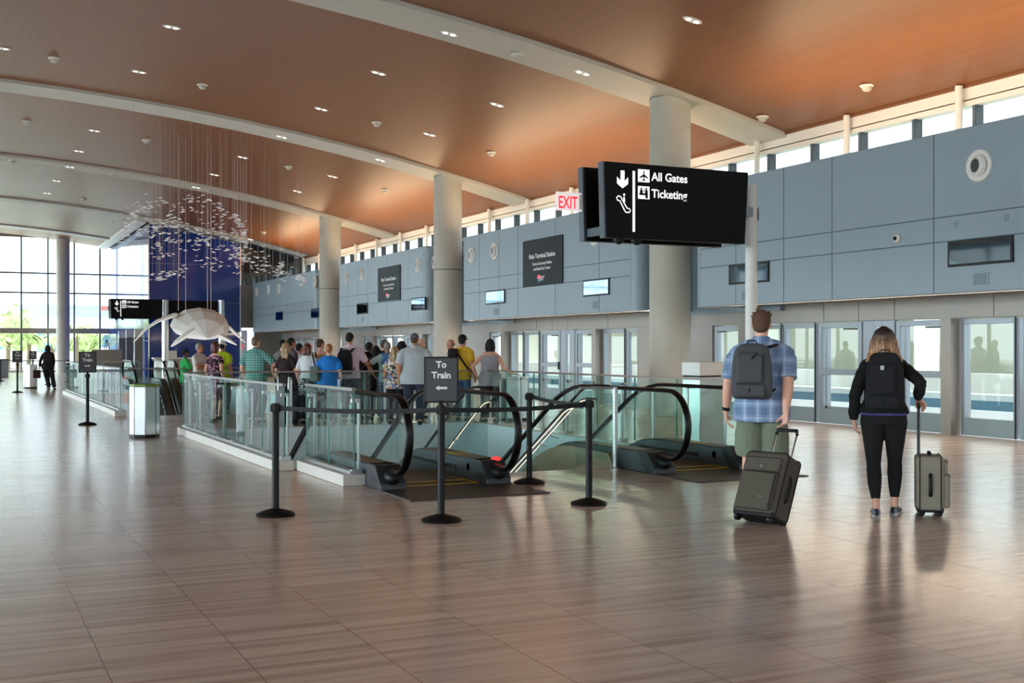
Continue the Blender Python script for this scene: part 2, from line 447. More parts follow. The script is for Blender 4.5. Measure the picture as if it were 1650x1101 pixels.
for k in range(-2, 5):
    yc = 21.9 + 13.06 * k
    if yc < Y0: continue
    x1 = XE + 0.05 if yc < 55 else (13.6 if yc < 65 else 8.9)
    struct('trim_%d' % (k + 3), vault(-24, x1, yc - RW + 0.03, yc + RW - 0.03, -0.09, 0.3), M['beam'], smooth='auto')
# ceiling side edges: eave beam, beam along the tower, header at the far glass
struct('trim_10', MB().box(XE, XE + 0.28, Y0, 62.2, 6.12, 6.42), M['white'])
mb = MB().box(XE - 0.05, XE, Y0, 62.2, 6.36, 6.50)
struct('trim_11', mb, M['wood'])
mb = MB().prism([(8.25, ceil_z(8.25) - 0.12), (8.75, ceil_z(8.75) - 0.12), (8.75, ceil_z(8.75) + 0.3), (8.25, ceil_z(8.25) + 0.3)], 'y', 62.2, 80)
struct('trim_12', mb, M['white'])
struct('ceiling', vault(8.7, XE, 62.0, 80, 0.02, 0.2, 8), M['greypanel'])
struct('roof_slab', MB().box(-26, 19.5, Y0 - 2, 82, 9.3, 9.5), M['outgrey'])

# columns
for i, yc in enumerate(YC + [8.85, -4.2]):
    zt = ceil_z(XC) - 0.02
    o = struct('column', MB().lathe([(0.455, 0), (0.455, zt)], (XC, yc, 0), seg=48), M['concrete'], smooth='auto')
    if i < 4: struct('column_joint_ring', MB().lathe([(0.457, 4.02), (0.457, 4.05)], (0, 0, 0), seg=48), M['joint'], parent=o, smooth='auto', loc=(XC, yc, 0)); o['kind'] = 'structure'
XL, YL = 6.0, 78.2
struct('column', MB().lathe([(0.40, 0), (0.40, ceil_z(XL) - 0.02)], (XL, YL, 0), seg=36), M['concrete'], smooth='auto')
for yy in (6, 32, 58): struct('column', MB().lathe([(0.455, 0), (0.455, ceil_z(-14))], (-14, yy, 0), seg=24), M['concrete'], smooth='auto')

# the projecting station wall, one run per bay
BAYS = [(9.55, 20.75), (22.95, 33.35), (36.3, 46.35), (49.6, 61.75)]
Z0, Z1, ZA, ZB = 2.37, 4.93, 3.19, 3.58
cuts = [1.55, 3.05, 4.40, 6.8, 9.3]
for bi, (a, b) in enumerate(BAYS):
    mb = MB(); g = 0.009
    mb.mi = 1; mb.box(XU + 0.015, XU + 0.3, a + 0.3, b - 0.3, Z0, Z1); mb.mi = 0
    ys = [a + 0.3] + [b - (b - a) * c / 11.2 for c in cuts][::-1] + [b - 0.3]
    ys = sorted(ys)
    for i in range(len(ys) - 1):
        for (za, zb) in ((Z0, ZA), (ZA, ZB), (ZB, Z1)):
            mb.box(XU, XU + 0.02, ys[i] + g, ys[i + 1] - g, za + g, zb - g)
    for (yy, sgn) in ((a + 0.3, -1), (b - 0.3, 1)):      # rounded ends beside the columns
        pts = [(XU + 0.3 - 0.3 * math.cos(t), yy + sgn * 0.3 * math.sin(t)) for t in [PI / 2 * j / 8 for j in range(9)]] + [(XU + 3, yy + sgn * 0.3), (XU + 3, yy)]
        mb.prism([(p[0], p[1]) for p in pts], 'z', Z0, Z1)
    mb.box(XU + 0.02, XE + 0.3, a + 0.05, b - 0.05, Z1 - 0.1, Z1 - 0.01)
    mb.box(XU + 0.25, XE + 0.1, a + 0.05, b - 0.05, Z0 + 0.06, Z0 + 0.16)
    struct('wall_right', mb, [M['panel'], M['joint']])
    led = MB().box(XU + 0.12, XU + 0.17, a + 0.25, b - 0.25, Z0 + 0.0, Z0 + 0.03)
    tag(led.build('cove_light_strip', M['led']), ['warm light strip under the blue-grey wall above the two travellers', 'warm light strip under the wall with the nearer station sign', 'warm light strip under the wall with the farther station sign', 'warm light strip under the farthest run of blue-grey wall'][bi], 'light', 'warm strips under the station wall')
# recess behind each column and the back of the high wall
mb = MB().box(XE + 0.02, XE + 0.3, Y0, 62.2, 2.3, 4.98)
for yc in YC + [8.85]: mb.box(15.6, XE + 0.1, yc - 2.2, yc + 2.2, 2.3, 4.9)
struct('wall_recess', mb, M['panel'])
# fascia panels over the doors
mb = MB(); mb.box(XD + 0.02, XD + 0.2, Y0, 61.7, 2.03, 2.6)
y = 61.7
mb2 = MB(); seq = [2.35, 2.35, 1.0, 0.95, 2.3, 2.4, 1.5]
i = 0
while y > 2:
    L = seq[i % 7]; mb2.box(XD, XD + 0.03, y - L + 0.008, y - 0.008, 2.035, 2.55); y -= L; i += 1
o = struct('trim_13', mb2, M['fascia']); struct('fascia_backing', mb, M['joint'], parent=o)

# clerestory
ps = sroot('window_1', (0, 0, 0))
MB().box(XE + 0.16, XE + 0.18, Y0, 62.2, 4.9, 6.15).build('glass_pane', M['glass'], ps)
yy = 62.0; k = 0
mbA = MB(); mbB = MB(); mbC = MB()
step = 1.52
y = 23.46 + step * 25
while y > -8:
    if y < 62: mbA.box(XE + 0.02, XE + 0.2, y - 0.035, y + 0.035, 4.9, 6.15); mbB.box(XE + 0.021, XE + 0.22, y - 0.05, y - 0.035, 4.9, 6.15)
    if k % 2 == 0 and y < 62: mbC.chain([(XE - 0.12, y + 0.22, 4.9), (XE - 0.12, y + 0.22, 6.4)], [0.07, 0.07], seg=14, round0=False, round1=False)
    y -= step; k += 1
mbA.build('window_mullion', M['mull'], ps); mbB.build('window_gasket', M['mulld'], ps); mbC.build('window_post', M['white'], ps, smooth='auto')
MB().box(XE, XE + 0.25, Y0, 62.2, 6.02, 6.14).build('window_header', M['white'], ps)

# end wall at Y = 62.2 right of the tower, dark glazing above
mb = MB().box(13.6, 17.3, 62.15, 62.4, 2.6, 4.9); mb.box(14.35, 17.3, 62.15, 62.4, 0, 2.6)
struct('wall_far', mb, M['greypanel'])
mb = MB().box(13.62, 17.3, 62.2, 62.3, 4.9, 7.3); o = struct('window_2', mb, M['darkglass'])
mb = MB()
for i in range(9): x = 13.7 + i * 0.4; mb.box(x, x + 0.03, 62.12, 62.2, 4.9, 7.2)
mb.build('window_frame', M['mull'], o)

# blue tower
TX0, TX1, TY = 8.9, 13.6, 62.2
mb = MB().prism([(TX0, 0), (TX1, 0), (TX1, ceil_z(TX1) - 0.05), (TX0, ceil_z(TX0) - 0.05)], 'y', TY, 80)
tw = struct('wall_tower', mb, M['bluewall'])
mb = MB()
mb.box(TX0 - 0.03, TX0 + 0.03, TY - 0.03, TY + 0.03, 0, ceil_z(TX0) - 0.05); mb.box(TX1 - 0.04, TX1 + 0.04, TY - 0.03, TY + 0.03, 0, ceil_z(TX1))
mb.prism([(TX0, ceil_z(TX0) - 0.13), (TX1, ceil_z(TX1) - 0.13), (TX1, ceil_z(TX1) - 0.03), (TX0, ceil_z(TX0) - 0.03)], 'y', TY - 0.04, TY)
mb.box(TX0 - 0.01, TX0, TY, 80, ceil_z(TX0) - 0.16, ceil_z(TX0) - 0.08)
mb.build('edge_trim', M['chrome'], tw)
mb = MB()
for z in (1.9, 3.9, 5.9): mb.box(TX0 - 0.004, TX0, TY, 80, z, z + 0.02); mb.box(TX0, TX1, TY - 0.004, TY, z, z + 0.012)
for i in range(1, 8): yv = TY + i * 2.2; mb.box(TX0 - 0.004, TX0, yv, yv + 0.025, 0, 7.9)
mb.build('panel_joints', M['blueline'], tw)
# far glass wall
wf = sroot('window_3', (0, 0, 0)); YG = 80.0
MB().box(-24, TX0, YG, YG + 0.02, 0.1, 8.9).build('glass_pane', M['glass'], wf)
mb = MB()
xs = [atY(p, YG)[0] for p in (34.3, 76.5, 118.6, 159.4, 201.5)]
dx = (xs[-1] - xs[0]) / 4
x = xs[0] - 12 * dx
while x < TX0: mb.box(x - 0.05, x + 0.05, YG - 0.12, YG, 0.1, 8.9); x += dx
for z in (6.3, 5.05): mb.box(-24, TX0, YG - 0.1, YG, z - 0.05, z + 0.05)
mb.build('window_frame', M['mull'], wf)
MB().box(-24, TX0, YG - 0.25, YG, 2.47, 2.8).build('transom_beam', M['fascia'], wf)
MB().box(-24, TX0, YG - 0.3, YG + 0.1, 0, 0.16).build('window_sill', M['curb'], wf)
struct('trim_14', MB().box(-24, 8.9, YG - 0.3, YG + 0.1, 8.55, 9.0), M['fascia'])
# left glass wall and the wall behind the camera
wl = sroot('window_4', (0, 0, 0))
mb = MB()
for i in range(32): y = Y0 + i * 3; mb.box(-19.1, -18.9, y - 0.05, y + 0.05, 0.2, 6.7)
for z in (0.2, 3, 6.6): mb.box(-19.1, -18.9, Y0, 80, z, z + 0.08)
mb.build('window_frame', M['mull'], wl)
MB().box(-19.02, -19, Y0, 80, 0.2, 6.6).build('glass_pane', M['glass'], wl)
struct('wall_left', MB().box(-19.1, -18.95, Y0, 80, 6.68, 8.4), M['panel'])
struct('wall_back', MB().box(-19, 17.3, Y0 - 0.2, Y0, 0, 3.6).box(-19, 17.3, Y0 - 0.2, Y0, 8.0, 9.2), M['panel'])

# ---------------------------------------------------------------- station door wall
di = [0]
ZH = 2.03
def pane(mb, y0, y1, z0, z1): mb.box(XD + 0.05, XD + 0.07, y0, y1, z0, z1)
def frame_rect(mb, y0, y1, z0, z1, t, x0=None, x1=None, tb=None, tt=None):
    x0 = XD - 0.0 if x0 is None else x0; x1 = XD + 0.12 if x1 is None else x1
    tb = tb or t; tt = tt or t
    mb.box(x0, x1, y0, y0 + t, z0, z1); mb.box(x0, x1, y1 - t, y1, z0, z1)
    mb.box(x0, x1, y0 + t, y1 - t, z0, z0 + tb); mb.box(x0, x1, y0 + t, y1 - t, z1 - tt, z1)
def door(kind, y0, y1):
    di[0] += 1; r = sroot('door_%d' % di[0], (0, 0, 0)); f = MB(); g = MB(); k = MB()
    if kind == 'slide':
        frame_rect(f, y0 + 0.02, y1 - 0.02, 0.01, ZH - 0.02, 0.075, tb=0.30, tt=0.09); pane(g, y0 + 0.1, y1 - 0.1, 0.31, ZH - 0.1)
        k.box(XD - 0.02, XD, y0 + 0.03, y0 + 0.05, 0.01, ZH)
    elif kind == 'emerg':
        frame_rect(f, y0 + 0.01, y1 - 0.01, 0.01, ZH - 0.02, 0.1, tb=0.34, tt=0.1)
        f.box(XD - 0.01, XD + 0.12, y0 + 0.1, y1 - 0.1, 0.98, 1.1)
        f.box(XD, XD + 0.1, y1 - 0.27, y1 - 0.2, 0.3, ZH - 0.1)
        pane(g, y0 + 0.1, y1 - 0.1, 0.34, ZH - 0.12)
        k.box(XD - 0.02, XD + 0.02, y0 + 0.14, y0 + 0.5, ZH - 0.16, ZH - 0.13)
        k.box(XD - 0.04, XD, y0 + 0.04, y0 + 0.09, 0.9, 1.12)
    elif kind == 'swing':
        frame_rect(f, y0 + 0.01, y1 - 0.01, 0.01, ZH - 0.02, 0.12, tb=0.3, tt=0.12); pane(g, y0 + 0.12, y1 - 0.12, 0.3, ZH - 0.14)
        k.box(XD - 0.02, XD + 0.02, y1 - 0.45, y1 - 0.14, ZH - 0.16, ZH - 0.13)
    elif kind == 'slot':
        f.box(XD, XD + 0.1, y0, y0 + (y1 - y0) * 0.38, 0, ZH); f.box(XD, XD + 0.1, y0 + (y1 - y0) * 0.66, y1, 0, ZH)
        ya_, yb_ = y0 + (y1 - y0) * 0.38, y0 + (y1 - y0) * 0.66; f.box(XD, XD + 0.1, ya_, yb_, 0, 0.3); f.box(XD, XD + 0.1, ya_, yb_, ZH - 0.12, ZH); pane(g, y0 + (y1 - y0) * 0.38, y0 + (y1 - y0) * 0.66, 0.3, ZH - 0.12)
    f.build('frame', M['frame'], r, bevel=0.006, seg=1); g.build('glass_pane', M['glass'], r)
    if k.v: k.build('door_closer', M['mulld'], r)
piers = MB()
def module(o):    # one repeat of the platform doors, 13.1 m long
    door('slide', o + 13.71 - 1.28, o + 13.69); door('slide', o + 13.71, o + 14.93)
    piers.box(XD - 0.18, XD + 0.3, o + 14.97, o + 15.2, 0, ZH)
    door('emerg', o + 15.22, o + 16.47); door('slot', o + 16.5, o + 17.33); door('emerg', o + 17.36, o + 18.62)
    door('slide', o + 18.66, o + 19.72); door('slide', o + 19.74, o + 20.72)
    piers.box(XD - 0.18, XD + 0.3, o + 20.76, o + 21.05, 0, ZH)
    door('swing', o + 21.08, o + 22.2)
    piers.box(XD - 0.02, XD + 0.3, o + 22.25, o + 25.54, 0, ZH)
for o_ in (-13.1, 0, 12.42, 25.4): module(o_)
piers.box(XD, XD + 0.3, 59.4, 62.1, 0, ZH); piers.box(XD + 0.02, XD + 0.3, 52.95, 53.4, 0, ZH); piers.box(XD + 0.02, XD + 0.3, 54.6, 55.4, 0, ZH); piers.box(XD + 0.02, XD + 0.3, 56.6, 57, 0, ZH)
piers.build('wall_door_piers', M['fascia'])['kind'] = 'structure'
for (a, b) in ((50.6, 51.8), (51.8, 53.0), (53.4, 54.6), (55.4, 56.6), (57, 58.2), (58.2, 59.4)): door('slide', a, b)

# ---------------------------------------------------------------- outside
tag(MB().box(17.6, 120, -40, 160, -0.45, -0.35).build('pavement', M['ground']), 'pale concrete ground outside the train doors', 'ground', kind='stuff')
tag(MB().box(-120, 17.6, 81, 200, -0.45, -0.3).build('forecourt', M['ground']), 'bright concrete forecourt beyond the far glass wall', 'ground', kind='stuff')
tag(MB().box(-120, -24.3, -40, 81, -0.5, -0.3).build('terrace', M['ground']), 'pale paved terrace along the building', 'ground', kind='stuff')
tag(MB().box(24.6, 29.6, -30, 120, -0.34, -0.2).build('lawn', M['grass']), 'green lawn beyond the guideway', 'lawn', kind='stuff')
g = thing('guideway_barrier', 'pale concrete guideway barrier seen through the train doors', 'barrier', (0, 0, 0))
MB().box(17.45, 17.55, -12, 61, -0.3, 0.33).build('curb_wall', M['outwhite'], g); MB().box(18.9, 19.0, -12, 61, -0.3, 0.44).build('blue_panel', M['outblue'], g)
MB().box(18.85, 19.4, -12, 61, 0.44, 0.56).build('coping', M['outwhite'], g); MB().box(24, 24.3, -20, 100, -0.3, 0.85).build('beige_wall', M['outbeige'], g)
for i in range(22): MB().box(18.8, 18.89, -10 + i * 3.1, -9.93 + i * 3.1, -0.3, 0.43).build('fin', M['outwhite'], g)
g = thing('station_canopy', 'white curved canopy and walls across the guideway', 'canopy', (0, 0, 0))
MB().prism([(30, 3.6), (34, 4.6), (42, 5.2), (42, 5.5), (30, 4.1)], 'y', 18, 110).build('roof', M['outwhite'], g)
MB().box(38, 38.5, 18, 110, -0.3, 4.6).build('rear_wall', M['outbeige'], g)
for i in range(9): MB().box(31, 31.6, 22 + i * 9, 22.6 + i * 9, -0.3, 3.7).build('support', M['outwhite'], g)
def tree(px, d, h, cr, label, palm=False):
    X, Y = atd(px, d); t = thing('palm_tree' if palm else 'tree', label, 'tree', (X, Y, -0.2), 0, 'trees outside the far glass')
    MB().chain([(0, 0, 0), (0.05, 0, h * 0.5), (0, 0, h * 0.8)], [0.2, 0.15, 0.1]).build('trunk', M['bark'], t, smooth=True)
    mb = MB(); rnd = random.Random(px)
    if palm:
        for k in range(18):
            a = rnd.random() * 2 * PI; up = rnd.uniform(-0.2, 0.9); pts = []
            for j in range(6):
                s_ = j / 5; pts.append((math.cos(a) * cr * s_, math.sin(a) * cr * s_, h * 0.8 + cr * (up * s_ - 0.9 * s_ * s_)))
            mb.chain(pts, [(0.05, 0.02), (0.25, 0.03), (0.3, 0.03), (0.25, 0.03), (0.15, 0.02), (0.03, 0.01)], side=(-math.sin(a), math.cos(a), 0), seg=6)
    else:
        for k in range(420):
            v = Vector((rnd.gauss(0, 1), rnd.gauss(0, 1), rnd.gauss(0, 1))).normalized() * cr * rnd.uniform(0.6, 1.05); v.z *= 0.8
            c = Vector((0, 0, h * 0.72)) + v; n = Vector((rnd.gauss(0, 1), rnd.gauss(0, 1), rnd.gauss(0, 1))).normalized(); a = n.orthogonal().normalized() * 0.28; b = n.cross(a)
            mb.add([c - a, c - b * 0.6, c + a, c + b * 0.6], [(0, 1, 2, 3)])
        mb.sph((0, 0, h * 0.72), (cr * 0.75, cr * 0.75, cr * 0.6))
    mb.build('foliage', M['leaf'], t)
tree(12, 84, 4.6, 1.9, 'bushy tree outside the far glass, leftmost'); tree(28, 88, 3.6, 1.3, 'low bushy tree outside the glass behind the sign stands')
tree(46, 86, 3.4, 1.4, 'palm outside the far glass left of the round column', True); tree(84, 88, 3.2, 1.1, 'small palm just left of the far round column', True)
tree(122, 85, 4.0, 1.6, 'palm outside the glass right of the far round column', True); tree(134, 90, 3.4, 1.4, 'bushy tree outside right of the far round column')
X, Y = atd(60, 104); g = thing('terminal_building', 'pale low building with dark openings beyond the far glass', 'building', (X, Y, -0.2))
MB().box(-9, 6, 0, 6, 0, 4.6).build('wall', M['outwhite'], g); MB().box(-4, -1, -0.1, 0, 1.6, 3.6).box(0, 3.2, -0.1, 0, 1.4, 3.4).build('window', M['outblue'], g); MB().box(-10, 7, -1, 6, 4.6, 5.6).build('roof', M['outgrey'], g)
X, Y = atd(150, 100); g = thing('entrance_canopy', 'grey canopy with dark soffit outside right of the far column', 'canopy', (X, Y, -0.2))
MB().box(-3, 4, 0, 3, 3.0, 3.5).build('roof', M['outgrey'], g); MB().box(-2, -1.2, 0, 0.8, 0, 3).box(2, 2.8, 0, 0.8, 0, 3).build('support', M['outwhite'], g); MB().box(-1, 3.6, 1.5, 1.6, 1.8, 2.9).build('window', M['outblue'], g)

# ---------------------------------------------------------------- curbs and glass railings
def railing(label, pts, curb=0.13, posts=True, toprail=True, h=1.07, group='glass railings round the stairwells', inner=1, curbw=0.26, pn=1.22, post_step=0.95, rail_m='greyrail'):
    g = thing('glass_railing', label, 'railing', (0, 0, 0), 0, group)
    for i in range(len(pts) - 1):
        a, b = Vector((*pts[i], 0)), Vector((*pts[i + 1], 0)); L = (b - a).length; u = (b - a) / L; n = Vector((-u.y, u.x, 0)) * inner
        def seg(s0, s1, o0, o1, z0, z1, mb=None):
            mb = mb or MB()
            P = [a + u * s0 + n * o0, a + u * s1 + n * o0, a + u * s1 + n * o1, a + u * s0 + n * o1]
            return mb.add([(p.x, p.y, z0) for p in P] + [(p.x, p.y, z1) for p in P], [(0, 1, 2, 3), (7, 6, 5, 4), (0, 4, 5, 1), (1, 5, 6, 2), (2, 6, 7, 3), (3, 7, 4, 0)])
        if curb:
            seg(0, L, 0, curbw, 0.002, curb).build('curb', M['curb'], g, bevel=0.006, seg=1); seg(0.02, L, 0.08, 0.17, curb, curb + 0.035).build('base_channel', M['steel'], g)
        k = max(1, round(L / pn)); o = 0.12 if curb else 0.0
        for j in range(k):
            gp = seg(L * j / k + 0.012, L * (j + 1) / k - 0.012, o, o + 0.014, curb + 0.02, h - 0.03).build('glass_panel', M['railglass'], g)
            for q in (L * j / k + 0.010, L * (j + 1) / k - 0.015): seg(q, q + 0.005, o - 0.001, o + 0.015, curb + 0.03, h - 0.035).build('glass_edge', M['glassedge'], gp)
        if toprail: seg(0, L, o - 0.018, o + 0.032, h - 0.03, h).build('top_rail', M[rail_m], g)
        if posts:
            k = max(1, int(L / post_step))
            for j in range(k + 1):
                q = min(L - 0.06, 0.1 + j * L / (k + 0.001) * 0.97)
                m = seg(q, q + 0.05, o + 0.06, o + 0.08, curb, h - 0.13); seg(q - 0.02, q + 0.07, o - 0.02, o + 0.1, curb, curb + 0.05, m); seg(q, q + 0.05, o - 0.015, o + 0.08, h - 0.16, h - 0.12, m)
                m.build('post', M['steel'], g)
    return g
railing('glass railing on a stone curb along the left side of the near stairwell', [(3.47, 20.9), (3.49, 14.1)], inner=1)
railing('short glass railing on a stone curb ending beside the nearest escalator', [(3.76, 14.06), (3.78, 12.22)], inner=1, posts=True)
railing('glass railing along the far edge of the near stairwell, in front of the queue', [(3.75, 22.05), (9.6, 22.05)], curb=0, posts=True, inner=-1, rail_m='deckrail')
railing('angled glass railing at the back left corner of the near stairwell', [(3.74, 22.0), (3.48, 20.92)], posts=False, inner=1, curb=0.13)
railing('glass railing along the right side of the near stairwell, beside the train doors', [(9.8, 22.05), (9.8, 12.4)], curb=0, inner=-1, rail_m='deckrail')
railing('glass railing on a stone curb along the left side of the far stairwell', [(3.13, 41.0), (3.13, 26.95)], inner=1)
railing('glass railing along the near edge of the far stairwell, behind the queue', [(3.4, 26.95), (9.6, 26.95)], curb=0, inner=-1, posts=False)
railing('glass railing at the far end of the far stairwell', [(3.2, 41.2), (5.6, 41.2)], curb=0, inner=1, posts=False)
# steel posts at the front of the stair
g = thing('stair_gate_post', 'polished steel post with a glass panel at the head of the stair', 'post', (7.38, 12.54, 0))
MB().chain([(0, 0, 0), (0, 0, 1.02)], [0.033, 0.033], round0=False, round1=False, seg=16).lathe([(0.07, 0), (0.07, 0.02), (0.035, 0.03)]).build('post', M['steel'], g, smooth='auto')
MB().box(-0.55, -0.03, -0.01, 0.01, 0.06, 0.98).build('glass_panel', M['railglass'], g); MB().box(-0.5, 0.03, -0.02, 0.02, 1.0, 1.03).build('top_rail', M['greyrail'], g)


# ---------------------------------------------------------------- escalators and stair
SL = 0.577
def slope_path(y0, z0, ye, bend=0.55, n=6):   # from (y0,z0) flat, curving down to the slope, until ye
    pts = [(y0 - bend, z0)]
    for i in range(1, n + 1):
        t = i / n; a = t * math.atan(SL); R = 2 * bend / math.tan(math.atan(SL) / 2) / 2
        pts.append((y0 - bend + R * math.sin(a), z0 - R * (1 - math.cos(a))))
    y, z = pts[-1]; pts.append((ye, z - SL * (ye - y))); return pts
def escalator(label, x0, y0, wd=1.5, ztop=1.0, ye=21.0, mirror=False, group='escalators down to the trains'):
    g = thing('escalator', label, 'escalator', (x0, y0, 0), PI if mirror else 0, group)
    pl = MB().prism([(-0.02, -0.93), (wd + 0.02, -0.93), (wd + 0.02, 0.6), (-0.02, 0.6)], 'z', 0.001, 0.012)
    pl.build('landing_plate', M['plate'], g)
    yl = MB()
    for yy in (0.18, 0.50): yl.box(0.3, wd - 0.3, yy, yy + 0.035, 0.012, 0.016)
    for xx in (0.3, wd - 0.33): yl.box(xx, xx + 0.03, 0.2, 1.6, 0.012, 0.016)
    yl.build('comb_line', M['yellow'], g)
    st = MB()
    for i in range(3): st.box(0.29, wd - 0.29, 0.62 + i * 0.4, 1.01 + i * 0.4, -0.25, 0.008)
    n = 22
    for i in range(n):
        y = 1.82 + i * 0.36; z = -max(0, (i + 0.2)) * 0.2078
        st.box(0.29, wd - 0.29, y, y + 0.4, z - 0.24, z)
    st.build('steps', M['step'], g)
    zt = 0.25; path = slope_path(2.45, zt, ye - y0); low = [(y, z - 0.55) for y, z in path]
    dk = [(0.14, zt - 0.02)] + path
    for k, (xa, xb) in enumerate(((0, 0.27), (wd - 0.27, wd))):
        body = [(0.0, 0.0), (0.03, 0.06), (0.2, zt)] + path + low[::-1] + [(1.6, -0.4), (0.5, 0.0)]
        b = MB().prism(body, 'x', xa, xb).build('balustrade_base', M['skirt'], g, bevel=0.012, seg=2)
        dm = MB(); L_ = [(0.26, zt + 0.002)] + [(y, z + 0.002) for y, z in path]
        for i in range(len(L_) - 1):
            (ya, za), (yb, zb) = L_[i], L_[i + 1]
            dm.add([(xa + 0.015, ya, za), (xb - 0.015, ya, za), (xb - 0.015, yb, zb), (xa + 0.015, yb, zb), (xa + 0.015, ya, za + .006), (xb - 0.015, ya, za + .006), (xb - 0.015, yb, zb + .006), (xa + 0.015, yb, zb + .006)],
                   [(0, 1, 2, 3), (7, 6, 5, 4), (0, 4, 5, 1), (1, 5, 6, 2), (2, 6, 7, 3), (3, 7, 4, 0)])
        dm.build('deck_cover', M['deck'], b)
        # black newel end with the handrail inlet
        MB().prism([(-0.015, 0.0), (0.0, 0.07), (0.17, zt + 0.008), (0.42, zt + 0.008), (0.30, 0.09), (0.22, 0.0)], 'x', xa - 0.012, xb + 0.012).build('newel_cap', M['dark'], b, bevel=0.01)
        MB().chain([((xa + xb) / 2, 0.02, 0.13), ((xa + xb) / 2, 0.3, 0.15)], [0.085, 0.1], seg=14, round0=True).build('handrail_inlet', M['black'], b, smooth=True)
        xi = xb if k == 0 else xa
        s_ = 1 if k == 0 else -1
        MB().box(min(xi, xi + s_ * .012), max(xi, xi + s_ * .012), 0.9, 2.3, 0.10, 0.14).build('skirt_brush', M['black'], b)
        cx = (xa + xb) / 2
        r = 0.41; cy, cz = -0.09, ztop - r
        hp = [(0.12, ztop - 2 * r + 0.02)] + [(cy - r * math.sin(t) * 0.98, cz - r * math.cos(t)) for t in [PI * (0.06 + 0.94 * j / 14) for j in range(15)]]
        hp += slope_path(2.45, ztop, ye - y0)
        MB().chain([(cx, p[0], p[1]) for p in hp], [(0.045, 0.026)] * len(hp), seg=12, round0=False, round1=False).build('handrail', M['rubber'], g, smooth='auto')
        gp = [(0.02 + 0.1, zt)] + [(cy - (r - 0.03) * math.sin(t) * 0.98, cz - (r - 0.03) * math.cos(t)) for t in [PI * (0.12 + 0.88 * j / 12) for j in range(13)]]
        top = [(y, z - 0.03) for y, z in slope_path(2.45, ztop, ye - y0)]
        MB().prism(gp + top + path[::-1], 'x', cx - 0.006, cx + 0.006).build('glass_balustrade', M['railglass'], g)
        if k == 1:
            MB().prism([(xa + 0.03, 1.0), (xa + 0.22, 1.0), (xa + 0.22, 1.28), (xa + 0.03, 1.28)], 'z', zt + 0.008, zt + 0.011).build('warning_label', M['yellow'], b)
            mk = MB()
            for q in (0.05, 0.13): mk.box(xa + 0.05, xa + 0.2, 1.0 + q, 1.0 + q + 0.045, zt + 0.0112, zt + 0.012)
            mk.build('warning_mark', M['dark'], b)
            MB().lathe([(0.045, 0), (0.045, 0.012), (0.02, 0.018)], (xa - 0.0, 0.55, 0.15), 'x').build('round_sticker', M['orange'], b)
            MB().sph((xb - 0.07, 0.22, zt + 0.012), (0.055, 0.07, 0.03)).build('stop_button', M['red'], b, smooth=True)
    return g
escalator('escalator nearest the roped-off posts, left of the open stair', 4.03, 11.68)
escalator('escalator to the right of the open stair, beside the man in plaid', 7.5, 11.80)
e = escalator('escalator of the far stairwell, the left one of the pair seen beyond the steel bin', 7.75, 51.6, ye=51.6 + 9, mirror=True, group='far escalators')
dup(e, (9.45, 51.6, 0), label='escalator of the far stairwell, right one of the pair, nearer the blue tower')
# bronze cladding on the side of the second escalator and its pit
g = thing('escalator_cladding', 'bronze panel with a curved top beside the stair and right escalator', 'panel', (0, 0, 0))
pp = [(12.6, 0.02), (12.75, 0.18)] + slope_path(14.4, 0.2, 18.2, 0.7); MB().prism(pp + [(18.2, -3.6), (13.2, -2.0), (12.76, -0.2)], 'x', 7.40, 7.47).build('bronze_panel', M['bronze'], g)
# stair
g = thing('staircase', 'open stair between the two near escalators with lit handrails', 'stairs', (0, 0, 0))
st = MB()
for i in range(24): st.box(5.72, 7.32, 13.0 + i * 0.29, 13.31 + i * 0.29, -0.168 * (i + 1) - 0.2, -0.168 * (i + 1))
st.build('steps', M['curb'], g)
for x in (5.70, 7.34):
    p = slope_path(13.2, 1.035, 19, 0.25)
    MB().chain([(x, 12.62, 1.035)] + [(x, a, b) for a, b in p], [(0.02, 0.016)] * (len(p) + 1), seg=8).build('guard_rail', M['rubber'], g, smooth='auto')
    pl = [(a, b - 0.02) for a, b in p]; MB().prism([(12.66, 1.01)] + pl + [(a, b - 0.9) for a, b in pl][::-1] + [(12.66, 0.1)], 'x', x - 0.006, x + 0.006).build('glass_guard', M['railglass'], g)
for (x, dz) in ((5.84, 0.0), (7.0, -0.10), (7.18, 0.0)):
    p = slope_path(13.05, 0.87 + dz, 19, 0.2); pts = [(x, 12.68, 0.87 + dz)] + [(x, a, b) for a, b in p]
    h = MB().chain(pts, [0.016] * len(pts), seg=10).build('lit_handrail', M['dark'], g, smooth=True)
    q = [(x - 0.004, a, b - 0.016) for (_, a, b) in pts[2:]]; MB().chain(q, [(0.007, 0.004)] * len(q), seg=6, round0=False, round1=False).build('led_strip', M['led'], h)
    for k in range(5): a, b = 13.9 + k * 1.1, 0; b = 0.87 + dz - SL * (a - 13.05); MB().chain([(x, a, b), (x, a, b - 0.05), (x + (0.12 if x > 6 else -0.12), a, b - 0.09)], [0.008] * 3, seg=6).build('bracket', M['chrome'], h)


